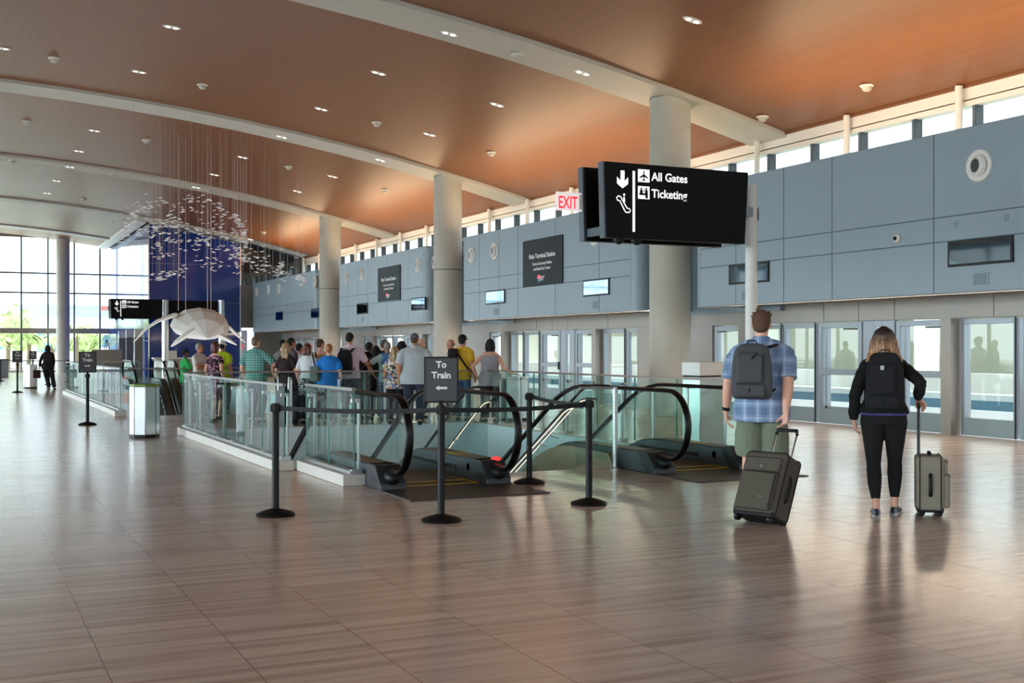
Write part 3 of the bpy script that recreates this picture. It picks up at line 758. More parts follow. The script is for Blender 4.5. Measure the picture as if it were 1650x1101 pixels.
# ---------------------------------------------------------------- stanchions with belts
def stanchion(X, Y, label, sign=None, group='black belt posts', rz=0):
    t = thing('stanchion', label, 'stanchion', (X, Y, 0), rz, group)
    MB().lathe([(0.0, 0.0), (0.172, 0.0), (0.176, 0.012), (0.17, 0.022), (0.12, 0.042), (0.05, 0.06), (0.034, 0.066), (0, 0.066)], seg=32).build('base', M['black'], t, smooth='auto')
    p = MB().lathe([(0.031, 0.05), (0.031, 0.93)], seg=24)
    for k in range(8):
        a = k * PI / 4; p.box(0.028 * math.cos(a) - 0.004, 0.028 * math.cos(a) + 0.004, 0.028 * math.sin(a) - 0.004, 0.028 * math.sin(a) + 0.004, 0.06, 0.92)
    p.build('post', M['black'], t, smooth='auto')
    h = MB().lathe([(0.036, 0.925), (0.038, 0.93), (0.038, 1.0), (0.034, 1.008), (0, 1.008)], seg=24)
    h.box(-0.018, 0.018, -0.046, 0.046, 0.935, 0.995).box(-0.046, 0.046, -0.018, 0.018, 0.935, 0.995)
    h.build('belt_head', M['black'], t, smooth='auto')
    return t
def belt(t, X2, Y2, z0=0.965, z1=0.965, sag=0.02, hw=0.024):   # belt from stanchion t to another post, parented to t
    v = Vector((X2, Y2, 0)) - Vector(t.location); L = math.hypot(v.x, v.y); a = math.atan2(v.y, v.x) - t.rotation_euler[2]
    mb = MB(); n = 12; pts = []
    for i in range(n + 1):
        s_ = 0.045 + (L - 0.09) * i / n; f = i / n
        pts.append((s_ * math.cos(a), s_ * math.sin(a), z0 + (z1 - z0) * f - sag * 4 * f * (1 - f)))
    mb.chain(pts, [(0.0015, hw)] * len(pts), side=(-math.sin(a), math.cos(a), 0), seg=6, round0=False, round1=False)
    mb.build('belt', M['black'], t)
PA, PB, PC, PD = fl(444, 831), fl(711, 840), fl(949, 813), fl(853, 779)
A = stanchion(*PA, 'black belt post at the left end of the front row, left of the escalator')
B = stanchion(*PB, 'black belt post holding the near To Train sign')
Cc = stanchion(*PC, 'black belt post at the right corner of the front row')
D = stanchion(*PD, 'black belt post standing behind the others, between escalator and stair')
belt(A, *PB); belt(B, *PC); belt(D, *PC, z0=0.975, sag=0.03)


def train_sign(X, Y, label, rz, w=0.30, h=0.40, z=1.03, arrow=-1, own_post=False):
    t = thing('train_sign', label, 'sign', (X, Y, 0), rz, 'To Train signs')
    MB().box(-w / 2, w / 2, -0.012, 0.012, z, z + h).build('sign_frame', M['black'], t, bevel=0.004, seg=1)
    MB().box(-w / 2 + 0.014, w / 2 - 0.014, -0.014, -0.010, z + 0.014, z + h - 0.014).build('sign_face', M['signgrey'], t)
    s_ = w * 0.26
    text('To', s_, M['letter'], t, 0, z + h * 0.765, -0.0155, 'CENTER', 0.003); text('Train', s_, M['letter'], t, 0, z + h * 0.535, -0.0155, 'CENTER', 0.003)
    a = w * 0.17 * -arrow; zc = z + h * 0.32
    MB().prism([(-a, zc), (-a * 0.35, zc + h * 0.055), (-a * 0.35, zc + h * 0.025), (a, zc + h * 0.025), (a, zc - h * 0.025), (-a * 0.35, zc - h * 0.025), (-a * 0.35, zc - h * 0.055)], 'y', -0.0165, -0.0145).build('arrow', M['letter'], t)
    MB().box(-0.02, 0.02, -0.02, 0.02, z - 0.03, z + 0.02).build('clamp', M['black'], t)
    return t
train_sign(PB[0], PB[1], 'grey To Train sign with a left arrow, nearest, on the belt post', -math.radians(21))
X, Y = fl(141, 685); stanchion(X, Y, 'black post carrying the To Train sign beside the bin', rz=0.1); train_sign(X, Y, 'grey To Train sign on its post by the far stairwell railing', -math.radians(3), 0.33, 0.41, arrow=1)
X, Y = fl(28, 633); stanchion(X, Y, 'black post carrying the sign left of the far bin'); train_sign(X, Y, 'dark To Train sign left of the far bin, the leftmost sign', 0, 0.33, 0.40, arrow=1)
X, Y = atd(53, 50.5); stanchion(X, Y, 'black post carrying the sign right behind the far bin'); train_sign(X, Y, 'small dark To Train sign behind the far bin, beside the dark-clothed person', 0, 0.30, 0.37, z=1.03, arrow=1)
X1, Y1 = fl(1, 615); E1 = stanchion(X1, Y1, 'black belt post at the left edge of the picture', group='far belt posts'); X2, Y2 = atd(110, 52); E2 = stanchion(X2, Y2, 'black belt post in front of the far round column', group='far belt posts'); belt(E1, X2, Y2)
X3, Y3 = fl(79, 620); E3 = stanchion(X3, Y3, 'black belt post half hidden behind the dark-clothed person', group='far belt posts')


# ---------------------------------------------------------------- bins and cabinets
def bin_(X, Y, label, r=0.245, h=0.9, band='green', rz=0.3, glass=True):
    t = thing('recycling_bin', label, 'bin', (X, Y, 0), rz)
    n = 8; P = lambda rr: [(rr * math.cos(2 * PI * (k + .5) / n), rr * math.sin(2 * PI * (k + .5) / n)) for k in range(n)]
    MB().prism(P(r * 0.98), 'z', 0, 0.05).build('base', M['black'], t)
    MB().prism(P(r), 'z', 0.05, h - 0.035).build('body', M['steel'], t, bevel=0.01)
    MB().prism(P(r * 1.01), 'z', h - 0.035, h).build('rim', M[band], t)
    mb = MB()
    for k in (4, 6): a = 2 * PI * (k + 0.5) / n; mb.box(r * math.cos(a) - 0.004, r * math.cos(a) + 0.004, r * math.sin(a) - 0.004, r * math.sin(a) + 0.004, 0.05, h - 0.035)
    mb.build('seam', M['black'], t)
    MB().lathe([(r * 0.6, h), (r * 0.6, h + 0.004)], seg=20).build('opening', M['black'], t)
    if glass: MB().box(-r * .8, r * .8, -0.01, 0.01, h, h + 0.11).build('sign_plate', M['railglass'], t)
    return t
bin_(*fl(233, 705), 'eight-sided steel bin with a green rim beside the near stairwell railing')
bin_(*fl(49, 626), 'steel bin far left beside the dark-clothed person', band='steel')
X, Y = atd(10, 62); g = thing('utility_cabinet', 'grey ribbed cabinet standing at the left edge by the far glass', 'cabinet', (X, Y, 0))
MB().box(-1.5, 0.1, -0.3, 0.3, 0, 0.9).build('body', M['frame'], g, bevel=0.02); MB().box(-1.5, 0.12, -0.32, 0.32, 0.9, 0.95).build('top', M['dark'], g)
g = thing('information_stand', 'pale steel cabinet behind the railing, left of the man in plaid', 'cabinet', (10.63, 15.3, 0), 0.15)
MB().box(-0.28, 0.28, -0.2, 0.2, 0, 1.06).build('body', M['steel'], g, bevel=0.01); MB().box(-0.29, 0.29, -0.21, 0.21, 1.08, 1.29).build('top', M['white'], g, bevel=0.01); MB().box(-0.27, 0.27, -0.19, 0.19, 1.06, 1.08).build('gap', M['black'], g)
X, Y = atd(826, 24.5); g = bin_(X, Y, 'pale steel bin behind the glass railing, right of the woman in the grey top', r=0.36, h=0.9, band='steel', glass=False)
X, Y = atd(872, 25.5)
# counters, kiosk, easel and pylons by the tower
X, Y = atd(290, 58); g = thing('service_counter', 'white counter in front of the blue tower', 'counter', (X, Y, 0))
MB().box(-1.2, 2.4, -0.4, 0.4, 0, 0.98).build('body', M['fascia'], g); MB().box(-1.3, 2.5, -0.45, 0.45, 0.98, 1.06).build('worktop', M['white'], g)
tag(MB().box(-0.22, 0.22, -0.2, 0.2, 0, 0.34).build('display_box', M['white'], None, bevel=0.01), 'white box standing on the counter by the blue tower', 'box').location = (X - 0.4, Y, 1.06)
for i, px in enumerate((197, 209, 223)):
    X, Y = atd(px, 66 - i * 3); g = thing('pylon', ['slim grey pylon, leftmost of the three beside the blue tower', 'slim grey pylon, middle of the three beside the blue tower', 'slim grey pylon, rightmost of the three beside the blue tower'][i], 'pylon', (X, Y, 0), 0, 'pylons beside the tower')
    MB().box(-0.19, 0.19, -0.12, 0.12, 0, 2.1).build('body', M['greypanel'], g, bevel=0.01); MB().box(-0.2, 0.2, -0.13, 0.13, 2.1, 2.5).build('cap', M['white'], g, bevel=0.01)
X, Y = atd(172, 60); g = thing('easel', 'easel with a pale board near the far glass', 'easel', (X, Y, 0))
for s_ in (-1, 1): MB().chain([(0.02 * s_, 0, 1.95), (0.45 * s_, -0.1, 0)], [0.02, 0.02], seg=6).build('leg', M['dark'], g)
MB().chain([(0, 0, 1.9), (0, 0.6, 0)], [0.02, 0.02], seg=6).build('leg', M['dark'], g); MB().box(-0.75, 0.75, -0.1, -0.07, 0.55, 1.45).build('board', M['fascia'], g)
X, Y = atd(388, 61); g = thing('entry_sign', 'round red no-entry sign on a white panel standing in for the bright opening below the far wall', 'sign', (13.75, 63.5, 0))
MB().box(-0.35, 0.5, 0, 0.05, 0, 2.5).build('panel', M['outwhite'], g); MB().lathe([(0.19, -0.02), (0.19, 0)], (0.05, 0, 1.62), 'y', 28).build('disc', M['exitred'], g); MB().box(-0.09, 0.19, -0.025, -0.02, 1.59, 1.65).build('bar', M['letter'], g)  # white panel colour stands in for daylight in the opening

# ---------------------------------------------------------------- hanging way-finding signs
def airplane(mb, cx, cz, s, y0, y1):
    P = [(0, 1), (0.12, 0.8), (0.12, 0.25), (0.95, -0.3), (0.95, -0.5), (0.12, -0.2), (0.1, -0.65), (0.38, -0.85), (0.38, -1), (0, -0.88)]
    P = P + [(-x, z) for x, z in P[::-1] if x > 0]
    mb.prism([(cx + x * s, cz + z * s) for x, z in P], 'y', y0, y1)
def wayfinder(label, X, Y, z0, w, h, gap=0.55, exit_=True, group=None, rz=0.0, pole_px=None, pr=0.085, pole_top=None, pole_side=0.14, detail=True):
    """sign local frame: x to the right, face towards -y; origin at the lower left corner of the front box"""
    t = thing('hanging_sign', label, 'sign', (X, Y, z0), rz, group)
    MB().prism([(0.03, 0), (w - 0.06, 0), (w, h), (0, h)], 'y', 0, 0.13).build('front_cabinet', M['sign'], t, bevel=0.004, seg=1)
    MB().prism([(-0.006, -0.002), (0.02, -0.002), (-0.01, h), (-0.035, h)], 'y', 0.005, 0.13).build('cabinet_edge', M['signside'], t)
    MB().prism([(0.03, 0), (w - 0.06, 0), (w, h), (0, h)], 'y', gap, gap + 0.13).build('rear_cabinet', M['sign'], t, bevel=0.004, seg=1)
    MB().prism([(-0.006, -0.002), (0.02, -0.002), (-0.01, h), (-0.035, h)], 'y', gap + 0.005, gap + 0.13).build('cabinet_edge', M['signside'], t)
    MB().box(0.03, 0.1, 0.13, gap, 0.05, h * 0.16).build('spacer', M['signside'], t)
    W = M['signwhite']; yf = -0.003; u = h
    a = MB(); cx, cz = 0.115 * w, 0.78 * h; s = 0.115 * h
    a.prism([(cx - 0.03 * h, cz + s), (cx + 0.03 * h, cz + s), (cx + 0.03 * h, cz - s * 0.2), (cx + 0.085 * h, cz + 0.03 * h), (cx + 0.085 * h, cz - 0.06 * h), (cx, cz - s * 1.05), (cx - 0.085 * h, cz - 0.06 * h), (cx - 0.085 * h, cz + 0.03 * h), (cx - 0.03 * h, cz - s * 0.2)], 'y', yf, 0)
    a.build('down_arrow', W, t)
    bx = 0.19 * w; MB().prism([(bx - 0.008 * w, 0.9 * h), (bx + 0.008 * w, 0.9 * h), (bx + 0.008 * w, 0.09 * h), (bx - 0.008 * w, 0.09 * h)], 'y', yf, 0).build('divider_line', W, t)
    # escalator pictogram: a rounded outline running down to the right with a rider
    c = MB(); ez = 0.50 * h; ex = 0.075 * w
    ctr = [(0, 0.03), (0.03, 0.055), (0.075, 0.05), (0.10, 0.02), (0.20, -0.10), (0.245, -0.105), (0.265, -0.13), (0.245, -0.155), (0.18, -0.155), (0.155, -0.135), (0.06, -0.005), (0.02, -0.005)]
    c.chain([(ex + x * h * 0.8, yf, ez + z * h) for x, z in ctr], [(0.002, 0.0095 * h)] * len(ctr), side=(0, 1, 0), seg=6, closed=True)
    c.sph((ex + 0.145 * h * 0.8, yf, ez + 0.075 * h), (0.016 * h, 0.003, 0.018 * h)); c.chain([(ex + 0.14 * h * 0.8, yf, ez + 0.045 * h), (ex + 0.15 * h * 0.8, yf, ez - 0.02 * h)], [(0.002, 0.013 * h)] * 2, side=(0, 1, 0), seg=6)
    c.build('escalator_pictogram', W, t)
    ih = 0.17 * h
    for (cz, kind) in ((0.845 * h, 0), (0.62 * h, 1)):
        x0 = 0.218 * w; ib = MB().box(x0, x0 + 0.078 * w, yf, 0, cz - ih / 2, cz + ih / 2).build('pictogram', W, t)
        k = MB(); xc = x0 + 0.039 * w
        if kind == 0: airplane(k, xc, cz, ih * 0.42, yf - 0.002, yf - 0.0005)
        else:
            k.box(x0 + 0.008 * w, x0 + 0.056 * w, yf - 0.002, yf - 0.0005, cz - 0.2 * ih, cz - 0.05 * ih)
            for (dx, top) in ((0.022, 0.22), (0.056, 0.22)):
                k.sph((x0 + dx * w, yf - 0.001, cz + top * ih + 0.09 * ih), (0.0065 * w, 0.002, 0.08 * ih), 10, 6)
                k.box(x0 + (dx - 0.009) * w, x0 + (dx + 0.009) * w, yf - 0.002, yf - 0.0005, cz - 0.1 * ih, cz + top * ih)
            k.box(x0 + 0.05 * w, x0 + 0.066 * w, yf - 0.002, yf - 0.0005, cz - 0.44 * ih, cz)
            k.add([(x0 + 0.032 * w, yf - 0.001, cz), (x0 + 0.040 * w, yf - 0.001, cz + 0.3 * ih), (x0 + 0.045 * w, yf - 0.001, cz + 0.3 * ih), (x0 + 0.037 * w, yf - 0.001, cz)], [(0, 1, 2, 3)])
        k.build('pictogram_figure', M['sign'], ib)
    text('All Gates', 0.158 * h, W, t, 0.31 * w, 0.79 * h, yf, bold=0.003 * h, sx=0.97); text('Ticketing', 0.158 * h, W, t, 0.31 * w, 0.565 * h, yf, bold=0.003 * h, sx=0.97)
    for i, xx in enumerate((0.08 * w, 0.2 * w)):
        m = MB().box(xx, xx + 0.12, 0.02, 0.11, -0.04, 0).sph((xx + 0.06, 0.06, -0.045), (0.05, 0.05, 0.035)); m.build('camera', M['black'], t, smooth='auto')
    # pole with arm
    px_ = w + pole_side
    pz = MB().chain([(px_, gap / 2 + 0.06, -z0), (px_, gap / 2 + 0.06, h - 0.12 if pole_top is None else pole_top)], [pr, pr], seg=28, round0=False, round1=False).lathe([(pr * 1.25, -z0), (pr * 1.25, -z0 + 0.05)], (px_, gap / 2 + 0.06, 0))
    pz.build('pole', M['white'] if detail else M['steel'], t, smooth='auto')
    MB().box(w - 0.08, px_, gap / 2 - 0.02, gap / 2 + 0.12, h * 0.42, h * 0.56).box(px_ + pr, px_ + pr + 0.006, gap / 2, gap / 2 + 0.1, h * 0.38, h * 0.55).build('bracket', M['frame'], t)
    if exit_:
        ex = thing('exit_sign', 'red EXIT letters on a small pale edge-lit sign beside the ' + ('large near' if detail else 'far') + ' hanging sign', 'sign', (X, Y, z0), rz)
        ew, eh = 0.27 * h * 1.35, 0.25 * h; xe, ze = -0.03 - ew - 0.02, 0.40 * h
        MB().box(xe, xe + ew + 0.03, gap + 0.04, gap + 0.055, ze, ze + eh).build('face', M['exitface'], ex)
        MB().box(xe + ew - 0.02, xe + ew + 0.05, gap + 0.02, gap + 0.1, ze + eh * 0.1, ze + eh * 0.9).build('holder', M['white'], ex)
        text('EXIT', eh * 0.92, M['exitred'], ex, xe + 0.03, ze + eh * 0.14, gap + 0.037, bold=0.004, sx=0.62)
    return t
ys = 13.3
xl, zt = atY(975, ys, 261); xr, zt2 = atY(1206, ys, 277); _, zb = atY(977, ys, 385); _, zb2 = atY(1200, ys, 391)
wayfinder('large black hanging sign reading All Gates and Ticketing, on a tall white pole', xl, ys, (zb + zb2) / 2 - 0.0, xr - xl, (zt + zt2) / 2 - (zb + zb2) / 2, rz=0, group=None, pole_side=0.30)
ys2 = 55.0
xl, zt = atY(178.5, ys2, 481.5); xr, _ = atY(262, ys2); _, zb = atY(178, ys2, 513)
wayfinder('small far black hanging sign reading All Gates and Ticketing, left of the blue tower', xl, ys2, zb, xr - xl, zt - zb, rz=0.0, pole_side=0.17, pr=0.15, detail=False, pole_top=(zt - zb))
X, Z = atY(364, ys2); g = thing('sign_pole', 'steel pole with a dark sign board behind the white hanging animal', 'sign', (X, ys2 + 1, 0))
MB().chain([(0, 0, 0), (0, 0, 3.8)], [0.14, 0.14], seg=20, round0=False, round1=False).build('pole', M['steel'], g, smooth='auto'); MB().box(-2.7, -0.2, -0.05, 0.1, 2.9, 3.75).build('sign_board', M['sign'], g)

# ---------------------------------------------------------------- things on the station wall
def station_sign(px0, px1, ytop, ybot, label):
    ya, z1 = atX(px0, XU - 0.02, ytop); yb, z0 = atX(px0, XU - 0.02, ybot); yb2, _ = atX(px1, XU - 0.02)
    L = ya - yb2; t = thing('station_sign', label, 'sign', (XU - 0.005, ya, z0), -PI / 2, 'station name signs'); h = z1 - z0   # local x runs towards the camera
    MB().box(0, L, -0.03, 0, 0, h).build('board', M['signslate'], t, bevel=0.004, seg=1)
    text('Main Terminal Station', 0.172, M['letter'], t, L / 2, h * 0.59, -0.032, 'CENTER', 0.004, sx=L / 2.35 * 1.02)
    text('Train to Economy Parking', 0.11, M['letter'], t, L / 2, h * 0.44, -0.032, 'CENTER', 0.002, sx=L / 2.35)
    text('and Rental Car Center', 0.11, M['letter'], t, L / 2, h * 0.33, -0.032, 'CENTER', 0.002, sx=L / 2.35)
    lg = MB().lathe([(0.1, -0.034), (0.1, -0.03)], (L * 0.43, 0, h * 0.15), 'y', 24).build('logo_disc', M['outblue'], t)
    MB().prism([(L * 0.43 + 0.1 * math.cos(a), h * 0.15 + 0.1 * math.sin(a)) for a in [PI * k / 12 for k in range(13)]], 'y', -0.036, -0.034).build('logo_red_half', M['exitred'], lg)
    mb = MB()
    for k in range(3): mb.box(L * 0.45, L * 0.45 + 0.3 - 0.05 * k, -0.039, -0.036, h * 0.175 - k * 0.045, h * 0.175 - k * 0.045 + 0.022)
    mb.build('logo_lines', M['letter'], t)
station_sign(843, 906.8, 389.6, 463, 'dark slate Main Terminal Station sign, the nearer of the two'); station_sign(609.3, 644.9, 433, 487, 'dark slate Main Terminal Station sign, the farther, smaller of the two')
dn = ['round white air diffuser on the wall above the large screen, far right', 'round white diffuser half hidden behind the hanging sign', 'white diffuser just left of the nearer station sign', 'white diffuser beside the second column, left of another', 'white diffuser right of the farther station sign', 'white diffuser close to the second column from the left', 'white diffuser left of the farther station sign, nearer of its pair', 'white diffuser beside the third column, farthest on its wall run', 'white diffuser just left of the third column', 'small far diffuser, right one of three', 'small far diffuser, middle of three', 'small far diffuser, left of three']
for i, (px, py) in enumerate(((1578, 267), (958, 380), (797, 405), (760, 411.5), (673.8, 427.4), (701, 423), (583, 441.5), (558.5, 446.5), (507.5, 454.6), (450, 465), (433, 467), (414, 471))):
    y, z = atX(px, XU, py)
    if i == 0:
        d0 = thing('air_diffuser', dn[0], 'air diffuser', (XU, y, z), 0, 'round air diffusers on the station wall')
        MB().lathe([(0.245, 0.0), (0.25, -0.01), (0.235, -0.03), (0.2, -0.038), (0.17, -0.02)][::-1], axis='x', seg=36).build('flange', M['white'], d0, smooth='auto')
        n = MB().lathe([(0.175, -0.01), (0.16, -0.06), (0.115, -0.085), (0.1, -0.07)], axis='x', seg=32).build('nozzle', M['white'], d0, smooth='auto'); n.rotation_euler = (0, 0, math.radians(-12))
        MB().lathe([(0.103, -0.079), (0.103, -0.083)], axis='x', seg=32).build('opening', M['dark'], n, smooth='auto')
    else: dup(d0, (XU, y, z), label=dn[i])
sn = ['wide wall screen at the right edge, brightest reflections', 'wall screen partly behind the white sign pole', 'wall screen just left of the big column, right of the nearer station sign', 'wall screen left of the nearer station sign', 'wall screen left of the farther station sign', 'wall screen between the farther station sign and the second column', 'small dark wall screen just left of the third column', 'small dark wall screen, farthest left on the station wall']
for i, (a, b, yt, yb) in enumerate(((1529, 1634, 390, 431), (1175.8, 1240, 427.5, 459.3), (941, 982.8, 452, 478.6), (784, 814.3, 469.3, 491.3), (576, 593, 489.5, 507), (663.7, 686, 481, 501), (502, 515, 498, 513), (445, 456, 503, 517))):
    y1, z1 = atX(a, XU, yt); _, z0 = atX(a, XU, yb); y0, _ = atX(b, XU); 
    t = thing('display_screen', sn[i], 'screen', (XU, y1, z0), -PI / 2, 'wall screens'); L = y1 - y0; h = z1 - z0
    MB().box(0, L, -0.03, -0.001, 0, h).build('bezel', M['black'], t, bevel=0.004, seg=1); MB().box(0.04, L - 0.04, -0.033, -0.03, 0.04, h - 0.04).build('screen', M['screen'], t)
vn = ['square wall grille under the widest screen', 'small wall grille under the screen behind the sign pole', 'small wall grille under the screen left of the big column', 'small wall grille under the screen left of the nearer station sign', 'tiny wall grille under the screen left of the farther station sign']
for i, (px, py) in enumerate(((1580, 449.5), (1203, 476), (960.5, 491.5), (799, 502), (584, 515))):
    y, z = atX(px, XU, py); t = thing('wall_grille', vn[i], 'grille', (XU, y, z), -PI / 2, 'wall grilles')
    MB().box(-0.16, 0.16, -0.012, 0.0, -0.1, 0.1).build('frame', M['panel'], t); mb = MB()
    for k in range(8): mb.box(-0.13, 0.13, -0.016, -0.012, -0.085 + k * 0.022, -0.075 + k * 0.022)
    mb.build('slats', M['joint'], t)
for i, (px, py, lb) in enumerate(((1540.5, 362, 'small slotted plate above the widest screen, left one'), (1621.5, 351, 'small slotted plate above the widest screen, right one'))):
    y, z = atX(px, XU, py); t = thing('wall_plate', lb, 'plate', (XU, y, z), -PI / 2, 'slotted plates'); MB().box(-0.045, 0.045, -0.006, 0, -0.06, 0.06).build('plate', M['panel'], t); mb = MB()
    for k in range(5): mb.box(-0.03, 0.03, -0.008, -0.006, -0.045 + k * 0.02, -0.037 + k * 0.02)
    mb.build('slots', M['joint'], t)
y, z = atX(1446, XU, 384.5); t = thing('dome_camera', 'small white dome camera on the blue-grey wall', 'camera', (XU, y, z)); MB().lathe([(0.07, 0), (0.07, -0.03), (0.05, -0.05)], axis='x', seg=24).build('housing', M['white'], t, smooth='auto'); MB().sph((-0.05, 0, 0), 0.036).build('lens', M['black'], t, smooth=True)

# ---------------------------------------------------------------- ceiling fittings
def slope_rot(x): return (0, math.atan(0.0136 * (x + 2)), 0)
def cplace(px, py, dz=0.0):
    X, Y, z = atceil(px, py); return X, Y, z + dz
where = {}
lts = [(277, 43), (3, 77), (224, 115), (518, 175), (610, 117), (801, 168), (692, 216), (1116, 31), (152, 210), (127, 243), (391, 253), (345, 281), (536, 284), (479, 308), (91, 291), (76, 311)]
ln = ['ceiling downlight left of top centre, largest of the left ones', 'ceiling downlight cut by the left edge', 'ceiling downlight above the left end of the second white rib', 'ceiling downlight left of centre between the first two ribs', 'ceiling downlight in the dark wood left of centre top', 'ceiling downlight in the glowing wood right of centre', 'ceiling downlight nearest above the second column', 'largest ceiling downlight, top right in the nearest bay', 'left ceiling downlight of the bay above the hanging fish', 'ceiling downlight just above the third rib at left', 'ceiling downlight right above the hanging fish cloud', 'ceiling downlight among the hanging wires', 'ceiling downlight to the upper right of the fish cloud', 'ceiling downlight close above the third column', 'small far ceiling downlight at left below the third rib', 'smallest far ceiling downlight at left']
def downlight(X, Y, z, label):
    t = thing('ceiling_light', label, 'ceiling light', (X, Y, z), 0, 'ceiling downlights'); t.rotation_euler = slope_rot(X)
    MB().prism([(x_, y_) for x_, y_ in [(0.2 * math.cos(a), 0.11 * math.sin(a)) for a in [2 * PI * k / 24 for k in range(24)]]], 'z', -0.02, 0.0).build('trim_ring', M['white'], t)
    for s_ in (-1, 1): MB().lathe([(0.055, -0.026), (0.055, -0.02)], (s_ * 0.085, 0, 0), seg=16).build('lamp', M['lens'], t)
    return t
L0 = None
for i, (px, py) in enumerate(lts):
    X, Y, z = cplace(px, py)
    if L0 is None: L0 = downlight(X, Y, z, ln[i])
    else: o = dup(L0, (X, Y, z), label=ln[i]); o.rotation_euler = slope_rot(X)
rl = [(724, 46, 'downlight set in the nearest white rib, left one'), (939, 110, 'downlight set in the nearest white rib, right one'), (454, 215, 'downlight set in the second white rib'), (316, 298, 'downlight set in the third white rib, left one'), (113, 265, 'downlight set in the third white rib near the left edge'), (613, 253, 'downlight set in the second white rib near its column')]
for px, py, lb in rl:
    X, Y, z = cplace(px, py, -0.09); o = dup(L0, (X, Y, z), label=lb); o.rotation_euler = slope_rot(X)
spk = [(87, 93, 'white dome detector at the upper left of the wood ceiling'), (326, 136, 'white dome detector above the second rib, left of centre'), (235, 225, 'white dome detector above the third rib at left'), (465, 268, 'white dome detector right of the hanging fish'), (43, 195, 'white dome detector at the left edge between two ribs'), (135, 320, 'far white dome detector left of the blue tower'), (607, 197, 'white dome detector above the second column'), (792, 245, 'white dome detector in the glowing wood right of the second column'), (621, 306, 'white dome detector between second and third columns'), (425, 374, 'small white dome detector right of the blue tower top'), (1397, 137, 'flat white detector in the nearest bay, top right'), (1229, 187, 'small white detector near the corner of the nearest bay'), (834, 80, 'white dome detector on the nearest white rib'), (1061, 152, 'white dome detector on the nearest rib above the column'), (182, 276, 'white dome detector on the third rib at left'), (378, 312, 'white dome detector on the third rib at right'), (20, 254, 'white dome detector on the third rib at the left edge')]
K0 = None
for i, (px, py, lb) in enumerate(spk):
    X, Y, z = cplace(px, py, -0.09 if i >= 12 else 0)
    if K0 is None:
        K0 = thing('ceiling_detector', lb, 'detector', (X, Y, z), 0, 'ceiling detectors'); MB().lathe([(0.14, 0), (0.14, -0.02), (0.12, -0.035)]).build('mounting_plate', M['white'], K0, smooth='auto'); MB().lathe([(0.1, -0.035), (0.09, -0.09), (0.05, -0.12), (0, -0.125)]).build('dome', M['beam'], K0, smooth='auto')
    else: o = dup(K0, (X, Y, z), label=lb)

# ---------------------------------------------------------------- hanging sculpture: sea animal and a shoal of fish
YT = 38.5
X, Z = atY(314, YT, 521)
t = thing('hanging_sculpture', 'large white faceted sea animal with four flippers hung on wires', 'sculpture', (X, YT, Z), -0.2)
n, rings = 12, 6; vs = [Vector((0.42, -1.15, -0.50))]; fs = []
for j in range(1, rings):
    f = j / rings; yy = -1.15 + 2.3 * f; rr = math.sin(PI * f ** 0.85) ** 0.85
    for k in range(n):
        a = 2 * PI * (k + 0.3 * 0) / n; vs.append(Vector((0.93 * rr * math.cos(a) + 0.42 * (1 - f) ** 1.6, yy, 0.60 * rr * math.sin(a) * (1 if math.sin(a) > 0 else 0.62) - 0.50 * (1 - f) ** 1.6 + 0.08)))
vs.append(Vector((-0.1, 1.2, 0.05)))
for k in range(n):
    fs.append((0, 1 + (k + 1) % n, 1 + k)); b = 1 + (rings - 2) * n; fs.append((b + k, b + (k + 1) % n, len(vs) - 1))
    for j in range(rings - 2): a = 1 + j * n; fs.append((a + k, a + (k + 1) % n, a + n + (k + 1) % n, a + n + k))
MB().add(vs, fs).build('body', M['sculpt'], t)
def flip(pts, rads): return MB().chain(pts, rads, side=(0.2, -1, 0), seg=8).build('flipper', M['sculpt'], t)
flip([(-0.62, -0.15, 0.26), (-1.15, -0.35, 0.05), (-1.5, -0.45, -0.2), (-1.85, -0.5, -0.62)], [(0.3, 0.07), (0.27, 0.055), (0.18, 0.04), (0.05, 0.015)])
flip([(0.8, 0.1, 0.02), (1.1, 0.1, -0.15), (1.35, 0.1, -0.4), (1.6, 0.1, -0.62)], [(0.25, 0.07), (0.22, 0.05), (0.14, 0.035), (0.04, 0.015)])
flip([(0.0, -0.7, -0.2), (-0.3, -0.85, -0.42), (-0.55, -0.95, -0.62), (-0.68, -1.0, -0.74)], [(0.2, 0.09), (0.2, 0.09), (0.16, 0.07), (0.06, 0.03)])
flip([(0.5, -0.6, -0.2), (0.8, -0.7, -0.42), (1.1, -0.75, -0.58), (1.3, -0.8, -0.7)], [(0.2, 0.09), (0.18, 0.08), (0.14, 0.06), (0.04, 0.02)])
mb = MB()
for (dx, dy) in ((-0.5, -0.4), (0.4, -0.4), (-0.3, 0.5), (0.5, 0.5)): mb.tube([(dx, dy, 0.4), (dx, dy, ceil_z(X + dx) - Z)], 0.009, 6)
mb.build('suspension_wire', M['wire'], t)
rnd = random.Random(11); fishp = []
def shoal(n, fn):
    k = 0
    while k < n:
        r_ = fn()
        if r_ is None: continue
        px, py = r_; Y = rnd.uniform(34.5, 41.5); X_, Z_ = atY(px, Y, py)
        fishp.append((X_, Y, Z_)); k += 1
def f_dome():
    a = rnd.uniform(0.0, PI); q = rnd.choice((1, 0.97, rnd.uniform(0.2, 1), rnd.uniform(0.2, 1), rnd.uniform(0.5, 1)))
    return 296 + 100 * q * math.cos(a) + rnd.gauss(0, 3), 386 - 68 * q * math.sin(a) + rnd.gauss(0, 3)
def f_left():
    px = rnd.uniform(242, 300); return px, 448 - (px - 242) * 0.2 + rnd.gauss(0, 5)
def f_mid():
    px = rnd.uniform(242, 392); return px, 372 + 0.28 * (px - 240) * 0.6 + rnd.uniform(-22, 40) + 8 * math.sin(px * 0.06)
